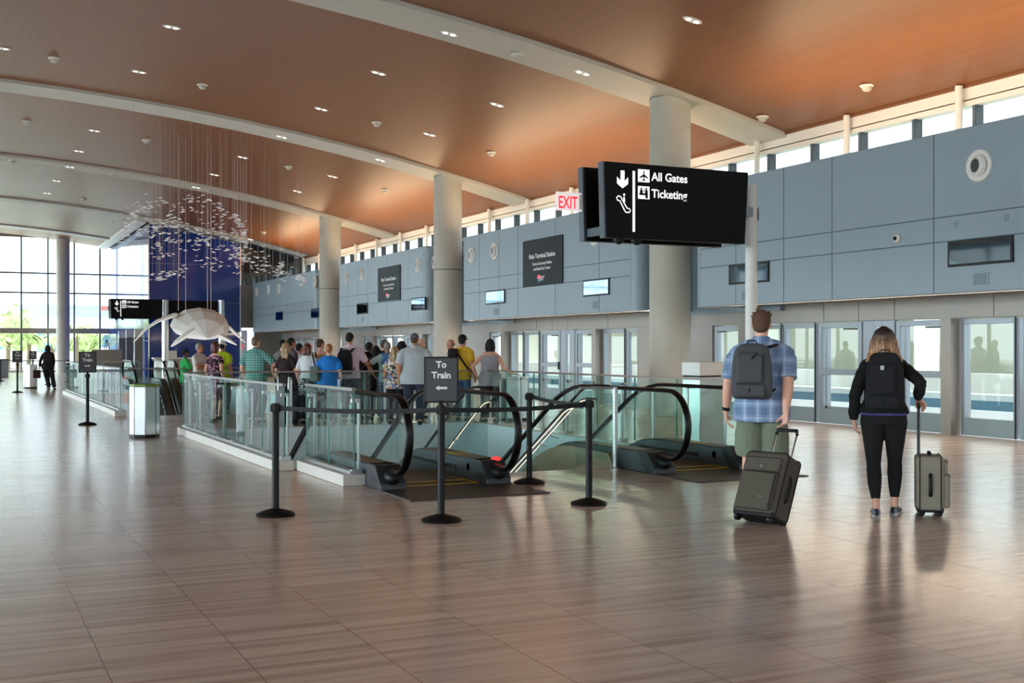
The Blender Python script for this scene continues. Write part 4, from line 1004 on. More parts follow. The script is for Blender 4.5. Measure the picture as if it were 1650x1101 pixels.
def f_tail():
    px = rnd.uniform(375, 492); c = 402 + (px - 375) * 0.42; return px, c + rnd.gauss(0, 13) * (1.2 - (px - 375) / 140)
def f_edge():
    a = rnd.uniform(-0.1, 0.9); return 345 + 52 * math.cos(a), 392 - 55 * math.sin(a) + rnd.gauss(0, 2)
def f_top():
    px = rnd.uniform(182, 240); return px, 352 - (px - 182) * 0.35 + rnd.gauss(0, 7)
shoal(190, f_dome); shoal(34, f_left); shoal(165, f_mid); shoal(125, f_tail); shoal(22, f_edge); shoal(24, f_top)
rnd.shuffle(fishp)
fm = MB(); prof = [(-0.07, 0.008), (-0.03, 0.024), (0.015, 0.03), (0.05, 0.016), (0.075, 0.003)]
fm.chain([(x, 0, 0.004 * math.sin(x * 30)) for x, _ in prof], [(0.028 * (r_ / 0.028), r_ * 0.55) for _, r_ in prof], side=(0, 1, 0), seg=6)
f0 = fm.build('hanging_fish', M['fish'], None); f0.location = fishp[0]
tag(f0, 'small silvery fish hanging in the shoal beside the blue tower', 'fish', 'hanging silver fish')
for p in fishp[1:300]:
    o = f0.copy(); C.objects.link(o); o.location = p; o.rotation_euler = (rnd.uniform(-.5, .5), rnd.uniform(-.4, .4), rnd.uniform(-.7, .7))
rest = MB()
for p in fishp[300:]:
    st_ = len(rest.v); rest.chain([(x, 0, 0) for x, _ in prof], [(r_, r_ * 0.55) for _, r_ in prof], side=(0, 1, 0), seg=6); rest.xf(Matrix.Translation(p) @ Matrix.Rotation(rnd.uniform(-.7, .7), 4, 'Z') @ Matrix.Rotation(rnd.uniform(-.4, .4), 4, 'Y'), st_)
tag(rest.build('fish_shoal', M['fish']), 'the many other silvery fish of the hanging shoal', 'fish', kind='stuff')
wm = MB()
for p in fishp[:150]: wm.tube([(p[0], p[1], p[2]), (p[0], p[1], ceil_z(p[0]))], 0.002, 4)
tag(wm.build('hanging_wires', M['wire']), 'thin wires running from the ceiling down to the fish', 'wire', kind='stuff')

# ---------------------------------------------------------------- people
def V(*a): return Vector(a)
def ik(a, c, l1, l2, pole):
    a, c, pole = Vector(a), Vector(c), Vector(pole); d = c - a; L = min(d.length, (l1 + l2) * 0.995); u = d.normalized(); c = a + u * L
    x = (l1 * l1 - l2 * l2 + L * L) / (2 * L); hgt = math.sqrt(max(0, l1 * l1 - x * x)); n = pole - u * pole.dot(u); n.normalize()
    return a + u * x + n * hgt, c
def organic(name, mb, m, parent, vox=0.01, it=4, fold=0.0, fscale=0.12):
    o = mb.build(name, m, parent)
    r = o.modifiers.new('remesh', 'REMESH'); r.mode = 'VOXEL'; r.voxel_size = vox; r.use_smooth_shade = True
    if it: q = o.modifiers.new('smooth', 'SMOOTH'); q.factor = 0.5; q.iterations = it
    if fold:
        tx = bpy.data.textures.new('folds', 'CLOUDS'); tx.noise_scale = fscale
        d = o.modifiers.new('folds', 'DISPLACE'); d.texture = tx; d.strength = fold; d.mid_level = 0.5; d.texture_coords = 'LOCAL'
    return o
SKIN = {'fair': mat('skin_fair', srgb(226, 172, 148), 0.55, noise_amt=0.06, nscale=20), 'tan': mat('skin_tan', srgb(190, 132, 104), 0.55, noise_amt=0.06, nscale=20), 'dark': mat('skin_dark', srgb(104, 70, 54), 0.55)}
FM = {}
def fab(key, col, rough=0.9):
    if key not in FM: FM[key] = mat('cloth_' + key, srgb(*col), rough, noise_amt=0.08, nscale=14)
    return FM[key]
EYE_M = mat('eye', srgb(40, 34, 30), 0.2)
def hairm(key, a, b):
    if key not in FM:
        m = mat('hair_' + key, srgb(*a), 0.5); t = NT(m); tc = t.n('TexCoord'); mp = t.n('VectorMath', operation='MULTIPLY'); t.link(tc.outputs['Object'], mp.inputs[0]); mp.inputs[1].default_value = (60, 60, 5)
        n = t.n('TexNoise'); n.inputs['Scale'].default_value = 1.2; n.inputs['Detail'].default_value = 4; t.link(mp.outputs[0], n.inputs['Vector'])
        r = t.n('ValToRGB'); r.color_ramp.elements[0].position = 0.35; r.color_ramp.elements[1].position = 0.65; r.color_ramp.elements[0].color = srgb(*a); r.color_ramp.elements[1].color = srgb(*b)
        t.link(n.outputs['Fac'], r.inputs[0]); t.link(r.outputs[0], t.b.inputs['Base Color']); 
        bp = t.n('Bump'); bp.inputs['Strength'].default_value = 0.4; bp.inputs['Distance'].default_value = 0.01; t.link(n.outputs['Fac'], bp.inputs['Height']); t.link(bp.outputs['Normal'], t.b.inputs['Normal'])
        FM[key] = m
    return FM[key]

def hand(mb, w, d, n, k, sgn, curl=0.5, spread=0.0):
    """w wrist, d hand direction, n palm normal, k scale, sgn +1 right / -1 left: palm, four fingers and a side thumb"""
    d = d.normalized(); n = (n - d * n.dot(d)).normalized(); s = d.cross(n) * sgn      # s points to the thumb side
    mb.chain([w - d * 0.02 * k, w + d * 0.03 * k, w + d * 0.085 * k], [(0.027 * k, 0.02 * k), (0.037 * k, 0.017 * k), (0.041 * k, 0.014 * k)], side=s, seg=12)
    lens = (0.078, 0.086, 0.080, 0.062)
    for i in range(4):
        o = (0.031 - 0.0207 * i) * k; p = w + d * (0.088 - 0.004 * abs(i - 1)) * k + s * o; dd = (d + s * spread * (1.5 - i) * 0.3).normalized(); pts = [p - dd * 0.02 * k, p]
        for j, f in enumerate((0.45, 0.3, 0.25)):
            a = curl * (0.6, 0.85, 0.6)[j]; dd = (dd * math.cos(a) + n * math.sin(a)).normalized(); ax = n
            n2 = (n - dd * n.dot(dd)); p = p + dd * lens[i] * k * f; pts.append(p)
        mb.chain(pts, [0.0088 * k, 0.0088 * k, 0.0082 * k, 0.0075 * k, 0.0066 * k], side=s, seg=8)
    t0 = w + d * 0.025 * k + s * 0.025 * k; t1 = t0 + (d * 0.5 + s * 0.75 + n * 0.25).normalized() * 0.04 * k; t2 = t1 + (d * 0.8 + s * 0.35 + n * 0.5 * (0.4 + curl)).normalized() * 0.032 * k; t3 = t2 + (d * 0.9 + s * 0.0 + n * 0.6 * (0.3 + curl)).normalized() * 0.024 * k
    mb.chain([t0, t1, t2, t3], [0.015 * k, 0.0115 * k, 0.010 * k, 0.008 * k], side=s, seg=8)

def person(label, X, Y, head, H=1.72, g='m', skin='fair', hair=('short', 'brown'), top=None, bottom=None, shoes='black', arms=None, feet=None, wd=1.0, yaw=0, nod=0, fine=False, lean=0.0, watch=None, vox=None, cap=None, face=False, group=None, belly=0.0, dress=None, Z=0.0):
    k = H / 1.75; t = thing('person', label, 'person', (X, Y, Z), head, group)
    vx = vox or (0.0065 if fine else 0.0115); R = {}
    mb = MB(); fem = g == 'f'
    def P(x, y, z): return V(x * k, y * k, z * k)
    def ln(z): return lean * max(0, z - 0.95) ** 1.0
    shz = 1.385 if fem else 1.398
    sw = (0.155 if fem else 0.185) * (0.5 + 0.5 * wd)
    hw = (0.168 if fem else 0.158) * wd
    prof = [(0.79, hw * 0.93, 0.105), (0.86, hw * 0.98, 0.118), (0.93, hw, 0.12), (1.0, hw * 0.93, 0.112), (1.08, (0.125 if fem else 0.142) * wd, 0.10), (1.16, (0.122 if fem else 0.146) * wd, 0.1), (1.26, (0.135 if fem else 0.16) * wd, 0.108), (1.34, (0.142 if fem else 0.168) * wd, 0.106), (1.40, (0.132 if fem else 0.158) * wd, 0.095), (1.445, 0.095, 0.075), (1.475, 0.058, 0.056)]
    def torso(m, z0, z1, e, ey=None, flare=0.0):
        ey = e if ey is None else ey; pr = [p for p in prof if z0 - 1e-6 <= p[0] <= z1]
        def at(z):
            for a, b in zip(prof, prof[1:]):
                if a[0] <= z <= b[0]: f = (z - a[0]) / (b[0] - a[0]); return tuple(a[i] + (b[i] - a[i]) * f for i in range(3))
            return prof[0] if z < prof[0][0] else prof[-1]
        zs = sorted(set([z0] + [p[0] for p in pr] + [z1])); pts = []; rr = []
        for z in zs:
            _, rx, ry = at(z); fl_ = flare * max(0, (z0 + 0.35 - z) / 0.35)
            by = belly * math.exp(-((z - 1.08) / 0.13) ** 2); pts.append(P(0, ln(z) + by * 0.5, z)); rr.append(((rx + e + fl_) * k, (ry * (0.9 + 0.1 * wd) + ey + by * 0.5 + fl_ * 0.6) * k))
        m.chain(pts, rr, seg=24, round0=False, round1=False)
    torso(mb, 0.88, 1.475, -0.004)
    traps = lambda m, e: [m.chain([P(0, ln(1.44), 1.455), P(s * sw * 0.5, ln(1.43), 1.437), P(s * sw, ln(1.41), shz - 0.004)], [(0.05 + e) * k, (0.048 + e) * k, (0.040 + e) * k], seg=14) for s in (-1, 1)]
    traps(mb, 0)
    hc = V(0, ln(1.6) + 0.012, 1.64) * k
    mb.chain([P(0, ln(1.42), 1.42), P(0, ln(1.52) + 0.005, 1.52), P(0, ln(1.56) + 0.01, 1.58)], [0.062 * k, 0.053 * k, 0.055 * k], seg=14)
    Rh = Matrix.Rotation(yaw, 3, 'Z') @ Matrix.Rotation(-nod, 3, 'X')
    def hp(x, y, z): return hc + Rh @ V(x, y, z) * k
    def hs(m, x, y, z, a, b, c, rot=None): m.sph(hp(x, y, z), (a * k, b * k, c * k), 16, 11, Rh if rot is None else Rh @ rot)
    hs(mb, 0, -0.005, 0.015, 0.074, 0.092, 0.096); hs(mb, 0, 0.03, -0.045, 0.058, 0.062, 0.058); hs(mb, 0, 0.06, -0.085, 0.032, 0.03, 0.024)
    hs(mb, 0, 0.094, -0.022, 0.013, 0.02, 0.02); hs(mb, 0, 0.084, -0.005, 0.009, 0.014, 0.03); hs(mb, 0, 0.08, 0.028, 0.05, 0.012, 0.009)
    hs(mb, 0, 0.086, -0.055, 0.024, 0.01, 0.006); hs(mb, 0, 0.085, -0.066, 0.02, 0.01, 0.007)
    for s in (-1, 1): hs(mb, s * 0.076, -0.002, -0.01, 0.011, 0.02, 0.031, Matrix.Rotation(s * 0.3, 3, 'Z'))
    # legs
    feet = feet or {}; LG = {}
    for sd, s in (('L', -1), ('R', 1)):
        dx, dy, dz, toe = feet.get(sd, (0, 0, 0, 0.12))
        hip = P(s * 0.09 * (0.5 + 0.5 * wd), 0, 0.90); ank = P(s * (0.1 + dx), dy, 0.085 + dz); kn, ank = ik(hip, ank, 0.43 * k, 0.41 * k, (s * 0.05, 1, 0))
        LG[sd] = (hip, kn, ank); lw = (0.98 if fem else 1.0) * (0.55 + 0.45 * wd)
        mb.chain([hip + P(0, 0, 0.03), hip * 0.65 + kn * 0.35, kn, kn * 0.72 + ank * 0.28, kn * 0.45 + ank * 0.55, ank * 0.8 + kn * 0.2, ank], [0.088 * lw * k, 0.077 * lw * k, 0.054 * lw * k, 0.056 * lw * k, 0.048 * lw * k, 0.034 * k, 0.034 * k], seg=16)
        ft = V(math.sin(toe * s), math.cos(toe * s), 0); dn = min(0.9, dz * 4.5)
        ftd = (ft * math.cos(dn) - V(0, 0, math.sin(dn))).normalized()
        LG[sd] += (ftd,)
        mb.chain([ank - ftd * 0.04 * k - V(0, 0, 0.045 * k), ank + ftd * 0.06 * k - V(0, 0, 0.045 * k), ank + ftd * 0.15 * k - V(0, 0, 0.055 * k)], [(0.033 * k, 0.03 * k), (0.038 * k, 0.03 * k), (0.036 * k, 0.02 * k)], seg=12)
    # arms
    arms = arms or {}; AR = {}
    for sd, s in (('L', -1), ('R', 1)):
        a = arms.get(sd, {}); sh = P(s * sw, ln(1.41) - 0.005, shz)
        w_ = a.get('w', (s * 0.055, 0.05, -0.50)); wr = sh + V(w_[0], w_[1], w_[2]) * k if 'abs' not in a else V(*a['abs'])
        el, wr = ik(sh, wr, 0.285 * k, 0.25 * k, a.get('pole', (s * 0.35, -1, 0))); AR[sd] = (sh, el, wr)
        aw = (0.88 if fem else 1.0) * (0.5 + 0.5 * wd)
        mb.chain([P(s * sw * 0.55, ln(1.4), shz - 0.02), sh + V(-s * 0.02, 0, -0.028) * k, sh * 0.7 + el * 0.3, el, el * 0.7 + wr * 0.3, wr], [0.045 * aw * k, 0.046 * aw * k, 0.05 * aw * k, 0.041 * aw * k, 0.041 * aw * k, (0.027 * k)], seg=14)
        hd = Vector(a.get('hd', tuple((wr - el).normalized()))); pn = Vector(a.get('pn', (-s, 0.15, 0.0)))
        hand(mb, wr, hd, pn, k * (0.93 if fem else 1.0), 1 if (sd == 'R') else -1, a.get('curl', 0.45))
    organic('body_skin', mb, SKIN[skin], t, vx, 2)['label'] = 'skin of the body, face and hands'
    for s in (-1, 1):
        if face: MB().sph(hp(s * 0.03, 0.078, 0.006), (0.012 * k, 0.008 * k, 0.007 * k), 10, 7).build('eye', EYE_M, t, smooth=True)
    # clothes
    fo = 0.012 if not fine else 0.016
    def sleeves(m, frac, e):      # frac 0..2 : 1 = elbow, 2 = wrist
        for sd, s in (('L', -1), ('R', 1)):
            sh, el, wr = AR[sd]; aw = (0.88 if fem else 1.0) * (0.5 + 0.5 * wd)
            pts = [P(s * sw * 0.45, ln(1.4), shz - 0.015), sh + V(-s * 0.016, 0, -0.022) * k]; rr = [(0.055 * aw + e) * k, (0.052 * aw + e) * k]
            def pos(f): return sh.lerp(el, f) if f <= 1 else el.lerp(wr, f - 1)
            f = 0.25
            while f < frac - 0.05: pts.append(pos(f)); rr.append(((0.054 - 0.009 * f) * aw + e) * k); f += 0.25
            pts.append(pos(frac)); rr.append(((0.054 - 0.01 * frac) * aw + e * (1.35 if frac < 1.2 else 0.6)) * k)
            m.chain(pts, rr, seg=16, round1=False)
    if top:
        kind, m_ = top[0], top[1]; hem = top[2] if len(top) > 2 else 0.86
        sm = MB(); e = {'tee': 0.016, 'shirt': 0.022, 'long': 0.016, 'tank': 0.014, 'loose': 0.03, 'loose2': 0.027}[kind]
        torso(sm, hem, 1.455 if kind != 'tank' else 1.41, e, e * 0.9, 0.018 if kind in ('loose', 'shirt', 'tank') else 0.010)
        if kind != 'tank': traps(sm, 0.02)
        if kind in ('tee', 'shirt', 'loose'): sleeves(sm, 0.85 if kind == 'shirt' else 0.7, e * 0.9)
        elif kind in ('long', 'loose2'): sleeves(sm, 1.97, 0.013)
        else: pass
        if kind in ('shirt',): sm.chain([P(0, ln(1.45), 1.44), P(0, ln(1.5) - 0.002, 1.535)], [(0.09 * k, 0.08 * k), (0.07 * k, 0.072 * k)], seg=16, round0=False, round1=False)
        organic('shirt' if kind[-1] != '2' else 'sweater', sm, m_, t, max(vx, 0.008), 8, fo, 0.09)
    if dress:
        sm = MB(); torso(sm, 0.86, 1.44, 0.016, 0.014, 0.0); z1 = dress[1]
        sm.chain([P(0, 0, 1.0), P(0, 0, 0.85), P(0, 0.01, z1)], [((hw + 0.02) * k, 0.13 * k), ((hw + 0.035) * k, 0.15 * k), ((hw + 0.06) * k, 0.18 * k)], seg=20, round0=False, round1=False); sleeves(sm, 0.5, 0.015)
        organic('dress', sm, dress[0], t, max(vx, 0.009), 3, fo, 0.1)
    if bottom:
        kind, m_ = bottom; pm = MB(); e = {'leggings': 0.006, 'trousers': 0.02, 'shorts': 0.028, 'jeans': 0.014}[kind]
        torso(pm, 0.80 if kind != 'leggings' else 0.85, 0.97, 0.007 if kind != 'leggings' else 0.006)
        for sd, s in (('L', -1), ('R', 1)):
            hip, kn, ank, ftd = LG[sd]; lw = (0.98 if fem else 1.0) * (0.55 + 0.45 * wd)
            if kind == 'shorts': pts = [hip - P(0, 0, 0.01), hip.lerp(kn, 0.5), hip.lerp(kn, 0.93)]; rr = [(0.082 * lw) * k, (0.084 * lw + e) * k, (0.070 * lw + e * 1.5) * k]
            elif kind == 'leggings': pts = [hip + P(-s * .012, 0, 0.03), hip.lerp(kn, 0.12), hip.lerp(kn, 0.35), kn, kn.lerp(ank, 0.28), kn.lerp(ank, 0.55), kn.lerp(ank, 0.82)]; rr = [(0.106 * lw + e) * k, (0.102 * lw + e) * k, (0.087 * lw + e) * k, (0.056 * lw + e) * k, (0.059 * lw + e) * k, (0.049 * lw + e) * k, (0.035 * 1 + e) * k]
            else: pts = [hip - P(0, 0, 0.01), hip.lerp(kn, 0.35), kn, kn.lerp(ank, 0.5), kn.lerp(ank, 0.97)]; rr = [(0.084 * lw) * k, (0.08 * lw + e) * k, (0.062 * lw + e) * k, (0.056 * lw + e) * k, (0.052 * lw + e) * k]
            pm.chain(pts, rr, seg=18, round1=False)
        organic({'leggings': 'leggings', 'trousers': 'trousers', 'shorts': 'shorts', 'jeans': 'jeans'}[kind], pm, m_, t, max(vx, 0.008), 3, fo * (0.35 if kind == 'leggings' else 1.0), 0.08)
    if shoes:
        for sd, s in (('L', -1), ('R', 1)):
            hip, kn, ank, d = LG[sd]; up = V(0, 0, 1); up = (up - d * up.dot(d)).normalized(); lo = up * (-0.052 * k)
            sm = MB(); sm.chain([ank - d * 0.055 * k + lo, ank + d * 0.0 * k + lo, ank + d * 0.08 * k + lo, ank + d * 0.165 * k + lo - up * 0.008 * k], [(0.036 * k, 0.038 * k), (0.042 * k, 0.046 * k), (0.046 * k, 0.036 * k), (0.04 * k, 0.022 * k)], seg=16)
            if shoes != 'sneaker':
                o = organic('shoe', sm, FM.get(shoes) or fab(shoes, {'black': (26, 26, 28), 'white': (226, 226, 222), 'brown': (92, 66, 48), 'grey': (110, 110, 112)}.get(shoes, (30, 30, 30))), t, 0.009, 2)
            else:
                o = organic('shoe', sm, fab('sneaker', (128, 134, 146)), t, 0.005, 2); q = MB()
                q.chain([ank - d * 0.062 * k + lo - up * 0.022 * k, ank + lo - up * 0.024 * k, ank + d * 0.09 * k + lo - up * 0.024 * k, ank + d * 0.175 * k + lo - up * 0.024 * k], [(0.04 * k, 0.014 * k), (0.044 * k, 0.014 * k), (0.05 * k, 0.014 * k), (0.043 * k, 0.013 * k)], seg=16)
                organic('sole', q, fab('sole_white', (232, 230, 222)), o, 0.005, 1)
                sd_ = d.cross(up); q = MB(); q.chain([ank - d * 0.094 * k + lo - up * 0.01 * k, ank - d * 0.084 * k + lo + up * 0.04 * k], [(0.012 * k, 0.004 * k)] * 2, side=sd_, seg=8); q.build('heel_tab', fab('heel_black', (16, 16, 20)), o, smooth=True)
    # hair
    if hair:
        kind, hm = hair; hmx = hairm(hm, *{'brown': ((34, 22, 18), (62, 42, 32)), 'black': ((14, 12, 12), (34, 28, 28)), 'auburn': ((70, 30, 24), (112, 54, 40)), 'ginger': ((130, 76, 38), (186, 120, 66)), 'blonde': ((112, 84, 56), (196, 166, 120)), 'dkblonde': ((104, 66, 42), (206, 158, 108)), 'grey': ((116, 110, 104), (166, 160, 152)), 'greybrown': ((92, 78, 64), (140, 122, 104))}[hm])
        q = MB()
        if kind == 'bald': hs(q, 0, -0.03, -0.002, 0.078, 0.074, 0.05)
        else:
            hs(q, 0, -0.014, 0.028, 0.081, 0.094, 0.096); hs(q, 0, -0.035, -0.02, 0.07, 0.068, 0.062)
        if kind == 'spiky':
            for i in range(26):
                a = random.random() * 2 * PI; b = random.uniform(0.25, 1.2); v = V(math.cos(a) * math.cos(b), math.sin(a) * math.cos(b), math.sin(b)); p0 = hp(v.x * 0.07, v.y * 0.085 - 0.014, v.z * 0.085 + 0.03); q.chain([p0, p0 + Rh @ V(v.x, v.y + 0.3, v.z + 0.3) * 0.028 * k], [0.013 * k, 0.004 * k], seg=6)
        if kind in ('bob', 'long', 'verylong', 'wavy', 'curly'):
            hs(q, 0, -0.02, 0.025, 0.09, 0.1, 0.1)
            for s in (-1, 0, 1): q.chain([hp(s * 0.06, -0.035 - 0.02 * (s == 0), 0.02), hp(s * 0.07, -0.04 - 0.02 * (s == 0), -0.06), hp(s * 0.062, -0.04 - 0.03 * (s == 0), -0.115)], [(0.042 * k, 0.05 * k)] * 3, seg=12)
        if kind in ('long', 'verylong', 'wavy'):
            end = {'long': -0.24, 'wavy': -0.22, 'verylong': -0.42}[kind]
            for i in range(7):
                x = -0.075 + 0.025 * i; yb = -0.085 + 0.035 * abs(i - 3) / 3; jj = random.uniform(-0.03, 0.02)
                q.chain([hp(x, yb + 0.03, -0.06), hp(x * 1.2, yb - 0.0, -0.15), hp(x * 1.3 + random.uniform(-.01, .01), yb - 0.02, (end + jj) * 0.75), hp(x * 1.2 + random.uniform(-.02, .02), yb - 0.012, end + jj)], [(0.03 * k, 0.03 * k), (0.028 * k, 0.025 * k), (0.024 * k, 0.02 * k), (0.008 * k, 0.008 * k)], seg=10)
        if kind == 'mane':
            for i in range(11):
                x = -0.115 + 0.023 * i; a_ = abs(i - 5) / 5; yb = -0.09 + 0.06 * a_; jj = random.uniform(-0.025, 0.015) + 0.03 * a_
                q.chain([hp(x * 0.5, yb * 0.8, 0.06), hp(x * 0.8, yb + 0.01, -0.03), hp(x * 0.98, yb, -0.13), hp(x * 1.22 + random.uniform(-.01, .01), yb - 0.022, -0.21 + jj), hp(x * 1.3 + random.uniform(-.025, .025), yb - 0.015, -0.27 + jj)], [(0.03 * k, 0.03 * k), (0.032 * k, 0.03 * k), (0.03 * k, 0.027 * k), (0.025 * k, 0.02 * k), (0.007 * k, 0.006 * k)], seg=10)
            hs(q, 0, -0.015, 0.02, 0.092, 0.1, 0.1)
        if kind == 'curly':
            for i in range(30): a = random.random() * 2 * PI; b = random.uniform(-0.9, 1.2); v = V(math.cos(a) * math.cos(b), min(0.3, math.sin(a) * math.cos(b)), math.sin(b)); q.sph(hp(v.x * 0.1, v.y * 0.1 - 0.03, v.z * 0.11 - 0.02), 0.035 * k, 8, 6)
        if kind == 'bun': hs(q, 0, -0.11, 0.05, 0.045, 0.04, 0.045)
        if kind == 'ponytail': q.chain([hp(0, -0.1, 0.03), hp(0, -0.14, -0.04), hp(0, -0.13, -0.16)], [0.03 * k, 0.034 * k, 0.012 * k])
        organic('hair', q, hmx, t, min(vx, 0.009) if not fine else 0.006, 2, 0.01 if fine else 0.012, 0.025)
    if cap:
        q = MB(); hs(q, 0, -0.006, 0.045, 0.086, 0.102, 0.082); q.chain([hp(0, 0.07, 0.035), hp(0, 0.165, 0.02)], [(0.07 * k, 0.008 * k), (0.055 * k, 0.006 * k)], seg=12); c = organic('cap', q, cap, t, 0.009, 2)
    if watch:
        sh, el, wr = AR[watch]; d = (wr - el).normalized(); MB().chain([wr - d * 0.045 * k, wr - d * 0.015 * k], [0.034 * k, 0.033 * k], seg=16, round0=False, round1=False).build('watch', M['black'], t, smooth='auto')
    R.update(t=t, AR=AR, LG=LG, k=k, P=P, hp=hp, ln=ln); return R

VH = lambda px: -math.atan2((atd(px, 10)[0]), (atd(px, 10)[1]))     # heading that faces straight away from the camera at that pixel

def backpack(label, X, Y, rz, W, Hh, Dp, zb, yb, cloth, trim, style=0, dx=0.0, shoulder_z=1.43, sx=0.12, detail=True):
    t = thing('backpack', label, 'backpack', (X, Y, 0), rz); q = MB()
    n = 11; pts = []; rr = []
    prof = [(0.0, 0.80, 0.55), (0.03, 0.93, 0.8), (0.12, 1, 1), (0.35, 1.0, 1), (0.62, 0.97, 0.92), (0.82, 0.88, 0.78), (0.94, 0.72, 0.6), (1.0, 0.48, 0.4)]
    vs = []; fs = []; sg = 28
    for f, a, b in prof:
        for j in range(sg):
            th = 2 * PI * j / sg; c, s = math.cos(th), math.sin(th); e = 0.42
            vs.append((dx + W / 2 * a * math.copysign(abs(c) ** e, c), yb - Dp / 2 * 1.0 + Dp / 2 * b * math.copysign(abs(s) ** e, s) + Dp / 2 * (1 - b) * 0.9, zb + Hh * f))
    for i in range(len(prof) - 1):
        for j in range(sg): fs.append((i * sg + j, i * sg + (j + 1) % sg, (i + 1) * sg + (j + 1) % sg, (i + 1) * sg + j))
    fs += [tuple(range(sg))[::-1], tuple(range((len(prof) - 1) * sg, len(prof) * sg))]
    o = MB().add(vs, fs).build('main_compartment', cloth, t, smooth='auto'); 
    s_ = o.modifiers.new('sub', 'SUBSURF'); s_.levels = 1; s_.render_levels = 2
    yf = yb - Dp
    if detail:
        MB().box(dx - W * 0.36, dx + W * 0.27, yf - 0.012, yf + 0.03, zb + Hh * 0.30, zb + Hh * 0.80).build('upper_pocket', cloth, t, bevel=0.02, seg=3)
        MB().box(dx - W * 0.40, dx + W * 0.33, yf - 0.022, yf + 0.03, zb + Hh * 0.05, zb + Hh * 0.27).build('lower_pocket', cloth, t, bevel=0.02, seg=3)
        z = MB(); z.tube([(dx - W * 0.36, yf - 0.012, zb + Hh * 0.285), (dx + W * 0.2, yf - 0.016, zb + Hh * 0.285), (dx + W * 0.29, yf - 0.012, zb + Hh * 0.31), (dx + W * 0.29, yf - 0.008, zb + Hh * 0.8)], 0.003)
        z.tube([(dx - W * 0.3, yf - 0.008, zb + Hh * 0.80), (dx - W * 0.25, yf - 0.006, zb + Hh * 0.845), (dx + W * 0.1, yf - 0.006, zb + Hh * 0.83)], 0.003)
        z.build('zipper', trim, t)
        z = MB(); z.tube([(dx + W * 0.14, yf - 0.016, zb + Hh * 0.84), (dx + W * 0.05, yf - 0.02, zb + Hh * 0.73)], 0.005).tube([(dx + W * 0.06, yf - 0.016, zb + Hh * 0.78), (dx + W * 0.0, yf - 0.02, zb + Hh * 0.71)], 0.005); z.tube([(dx - W * .05, yf - .026, zb + Hh * .2), (dx - W * .05, yf - .03, zb + Hh * .14)], .006); z.build('zipper_pull', trim, t)
    z = MB(); z.chain([(dx - 0.05, yb - 0.03, zb + Hh * 0.98), (dx - 0.03, yb - 0.03, zb + Hh + 0.02), (dx + 0.03, yb - 0.03, zb + Hh + 0.02), (dx + 0.05, yb - 0.03, zb + Hh * 0.98)], [(0.009, 0.005)] * 4, side=(0, 1, 0), seg=8); z.build('grab_handle', trim, t, smooth=True)
    for s in (-1, 1):
        z = MB(); z.chain([(dx * .4 + s * sx * 0.8, yb - 0.02, zb + Hh * 0.93), (s * sx, yb + 0.02, shoulder_z + 0.0), (s * sx * 1.03, yb + 0.11, shoulder_z + 0.01), (s * sx * 1.08, yb + 0.20, shoulder_z - 0.10), (s * sx * 1.1, yb + 0.24, shoulder_z - 0.28)], [(0.03, 0.008)] * 5, side=(1, 0, 0), seg=8)
        z.chain([(s * sx * 1.1, yb + 0.24, shoulder_z - 0.28), (s * (sx + 0.06), yb + 0.12, shoulder_z - 0.36), (dx + s * W * 0.42, yb - 0.02, zb + Hh * 0.12)], [(0.013, 0.004)] * 3, side=(0, 0, 1), seg=8)
        z.build('shoulder_strap', trim, t, smooth=True)
    return t

# brown roots that fade to blonde ends
_m = hairm('dkblonde', (104, 66, 42), (206, 158, 108)); _t = NT(_m); _tc = _t.n('TexCoord'); _sp = _t.n('SeparateXYZ'); _t.link(_tc.outputs['Object'], _sp.inputs[0])
_mr = _t.n('MapRange'); _t.link(_sp.outputs[2], _mr.inputs[0]); _mr.inputs[1].default_value = 1.63; _mr.inputs[2].default_value = 1.50
_old = _t.b.inputs['Base Color'].links[0].from_socket; _t.link(_t.mix(_mr.outputs[0], srgb(46, 30, 24), _old), _t.b.inputs['Base Color'])
# the man in plaid
BP = plaid('cloth_blue_plaid', srgb(136, 162, 196), srgb(98, 120, 154), srgb(206, 218, 232), 0.115, 0.13, 0.5, 0.12)
hd = VH(1220)
mx, my = atd(1227, 10.55)
def loc_of(px, d, z, X, Y, rz):      # a world point as seen, in the local frame of something at X, Y turned by rz
    x_, y_ = atd(px, d); v = Vector((x_ - X, y_ - Y, 0)); v.rotate(Matrix.Rotation(-rz, 3, 'Z')); return (v.x, v.y, z)
mh = hd - 0.04
man = person('man in a blue plaid short-sleeved shirt and olive shorts pulling a brown suitcase', mx, my, mh, 1.84, 'm', 'fair', ('spiky', 'brown'), ('shirt', BP, 0.80), ('shorts', fab('olive', (118, 128, 108))), 'brown',
             arms={'R': {'abs': loc_of(1266, 10.33, 0.905, mx, my, mh), 'pole': (0.6, -1, 0), 'hd': (-0.05, -0.15, -1), 'pn': (-0.75, -0.5, 0), 'curl': 1.15}, 'L': {'w': (-0.09, 0.03, -0.52), 'hd': (0.1, 0.12, -1), 'curl': 0.75, 'pole': (-0.4, -1, 0)}},
             feet={'L': (0.0, 0.05, 0, 0.1), 'R': (0.0, -0.06, 0.03, 0.1)}, wd=1.32, fine=True, watch='L', yaw=-0.12)
g1 = fab('charcoal_canvas', (74, 76, 80)); g2 = fab('strap_black', (16, 16, 18))
backpack('charcoal grey backpack worn by the man in plaid', mx, my, hd - 0.04, 0.36, 0.50, 0.17, 1.05, -0.15, g1, g2, dx=-0.075, shoulder_z=1.53, sx=0.125)
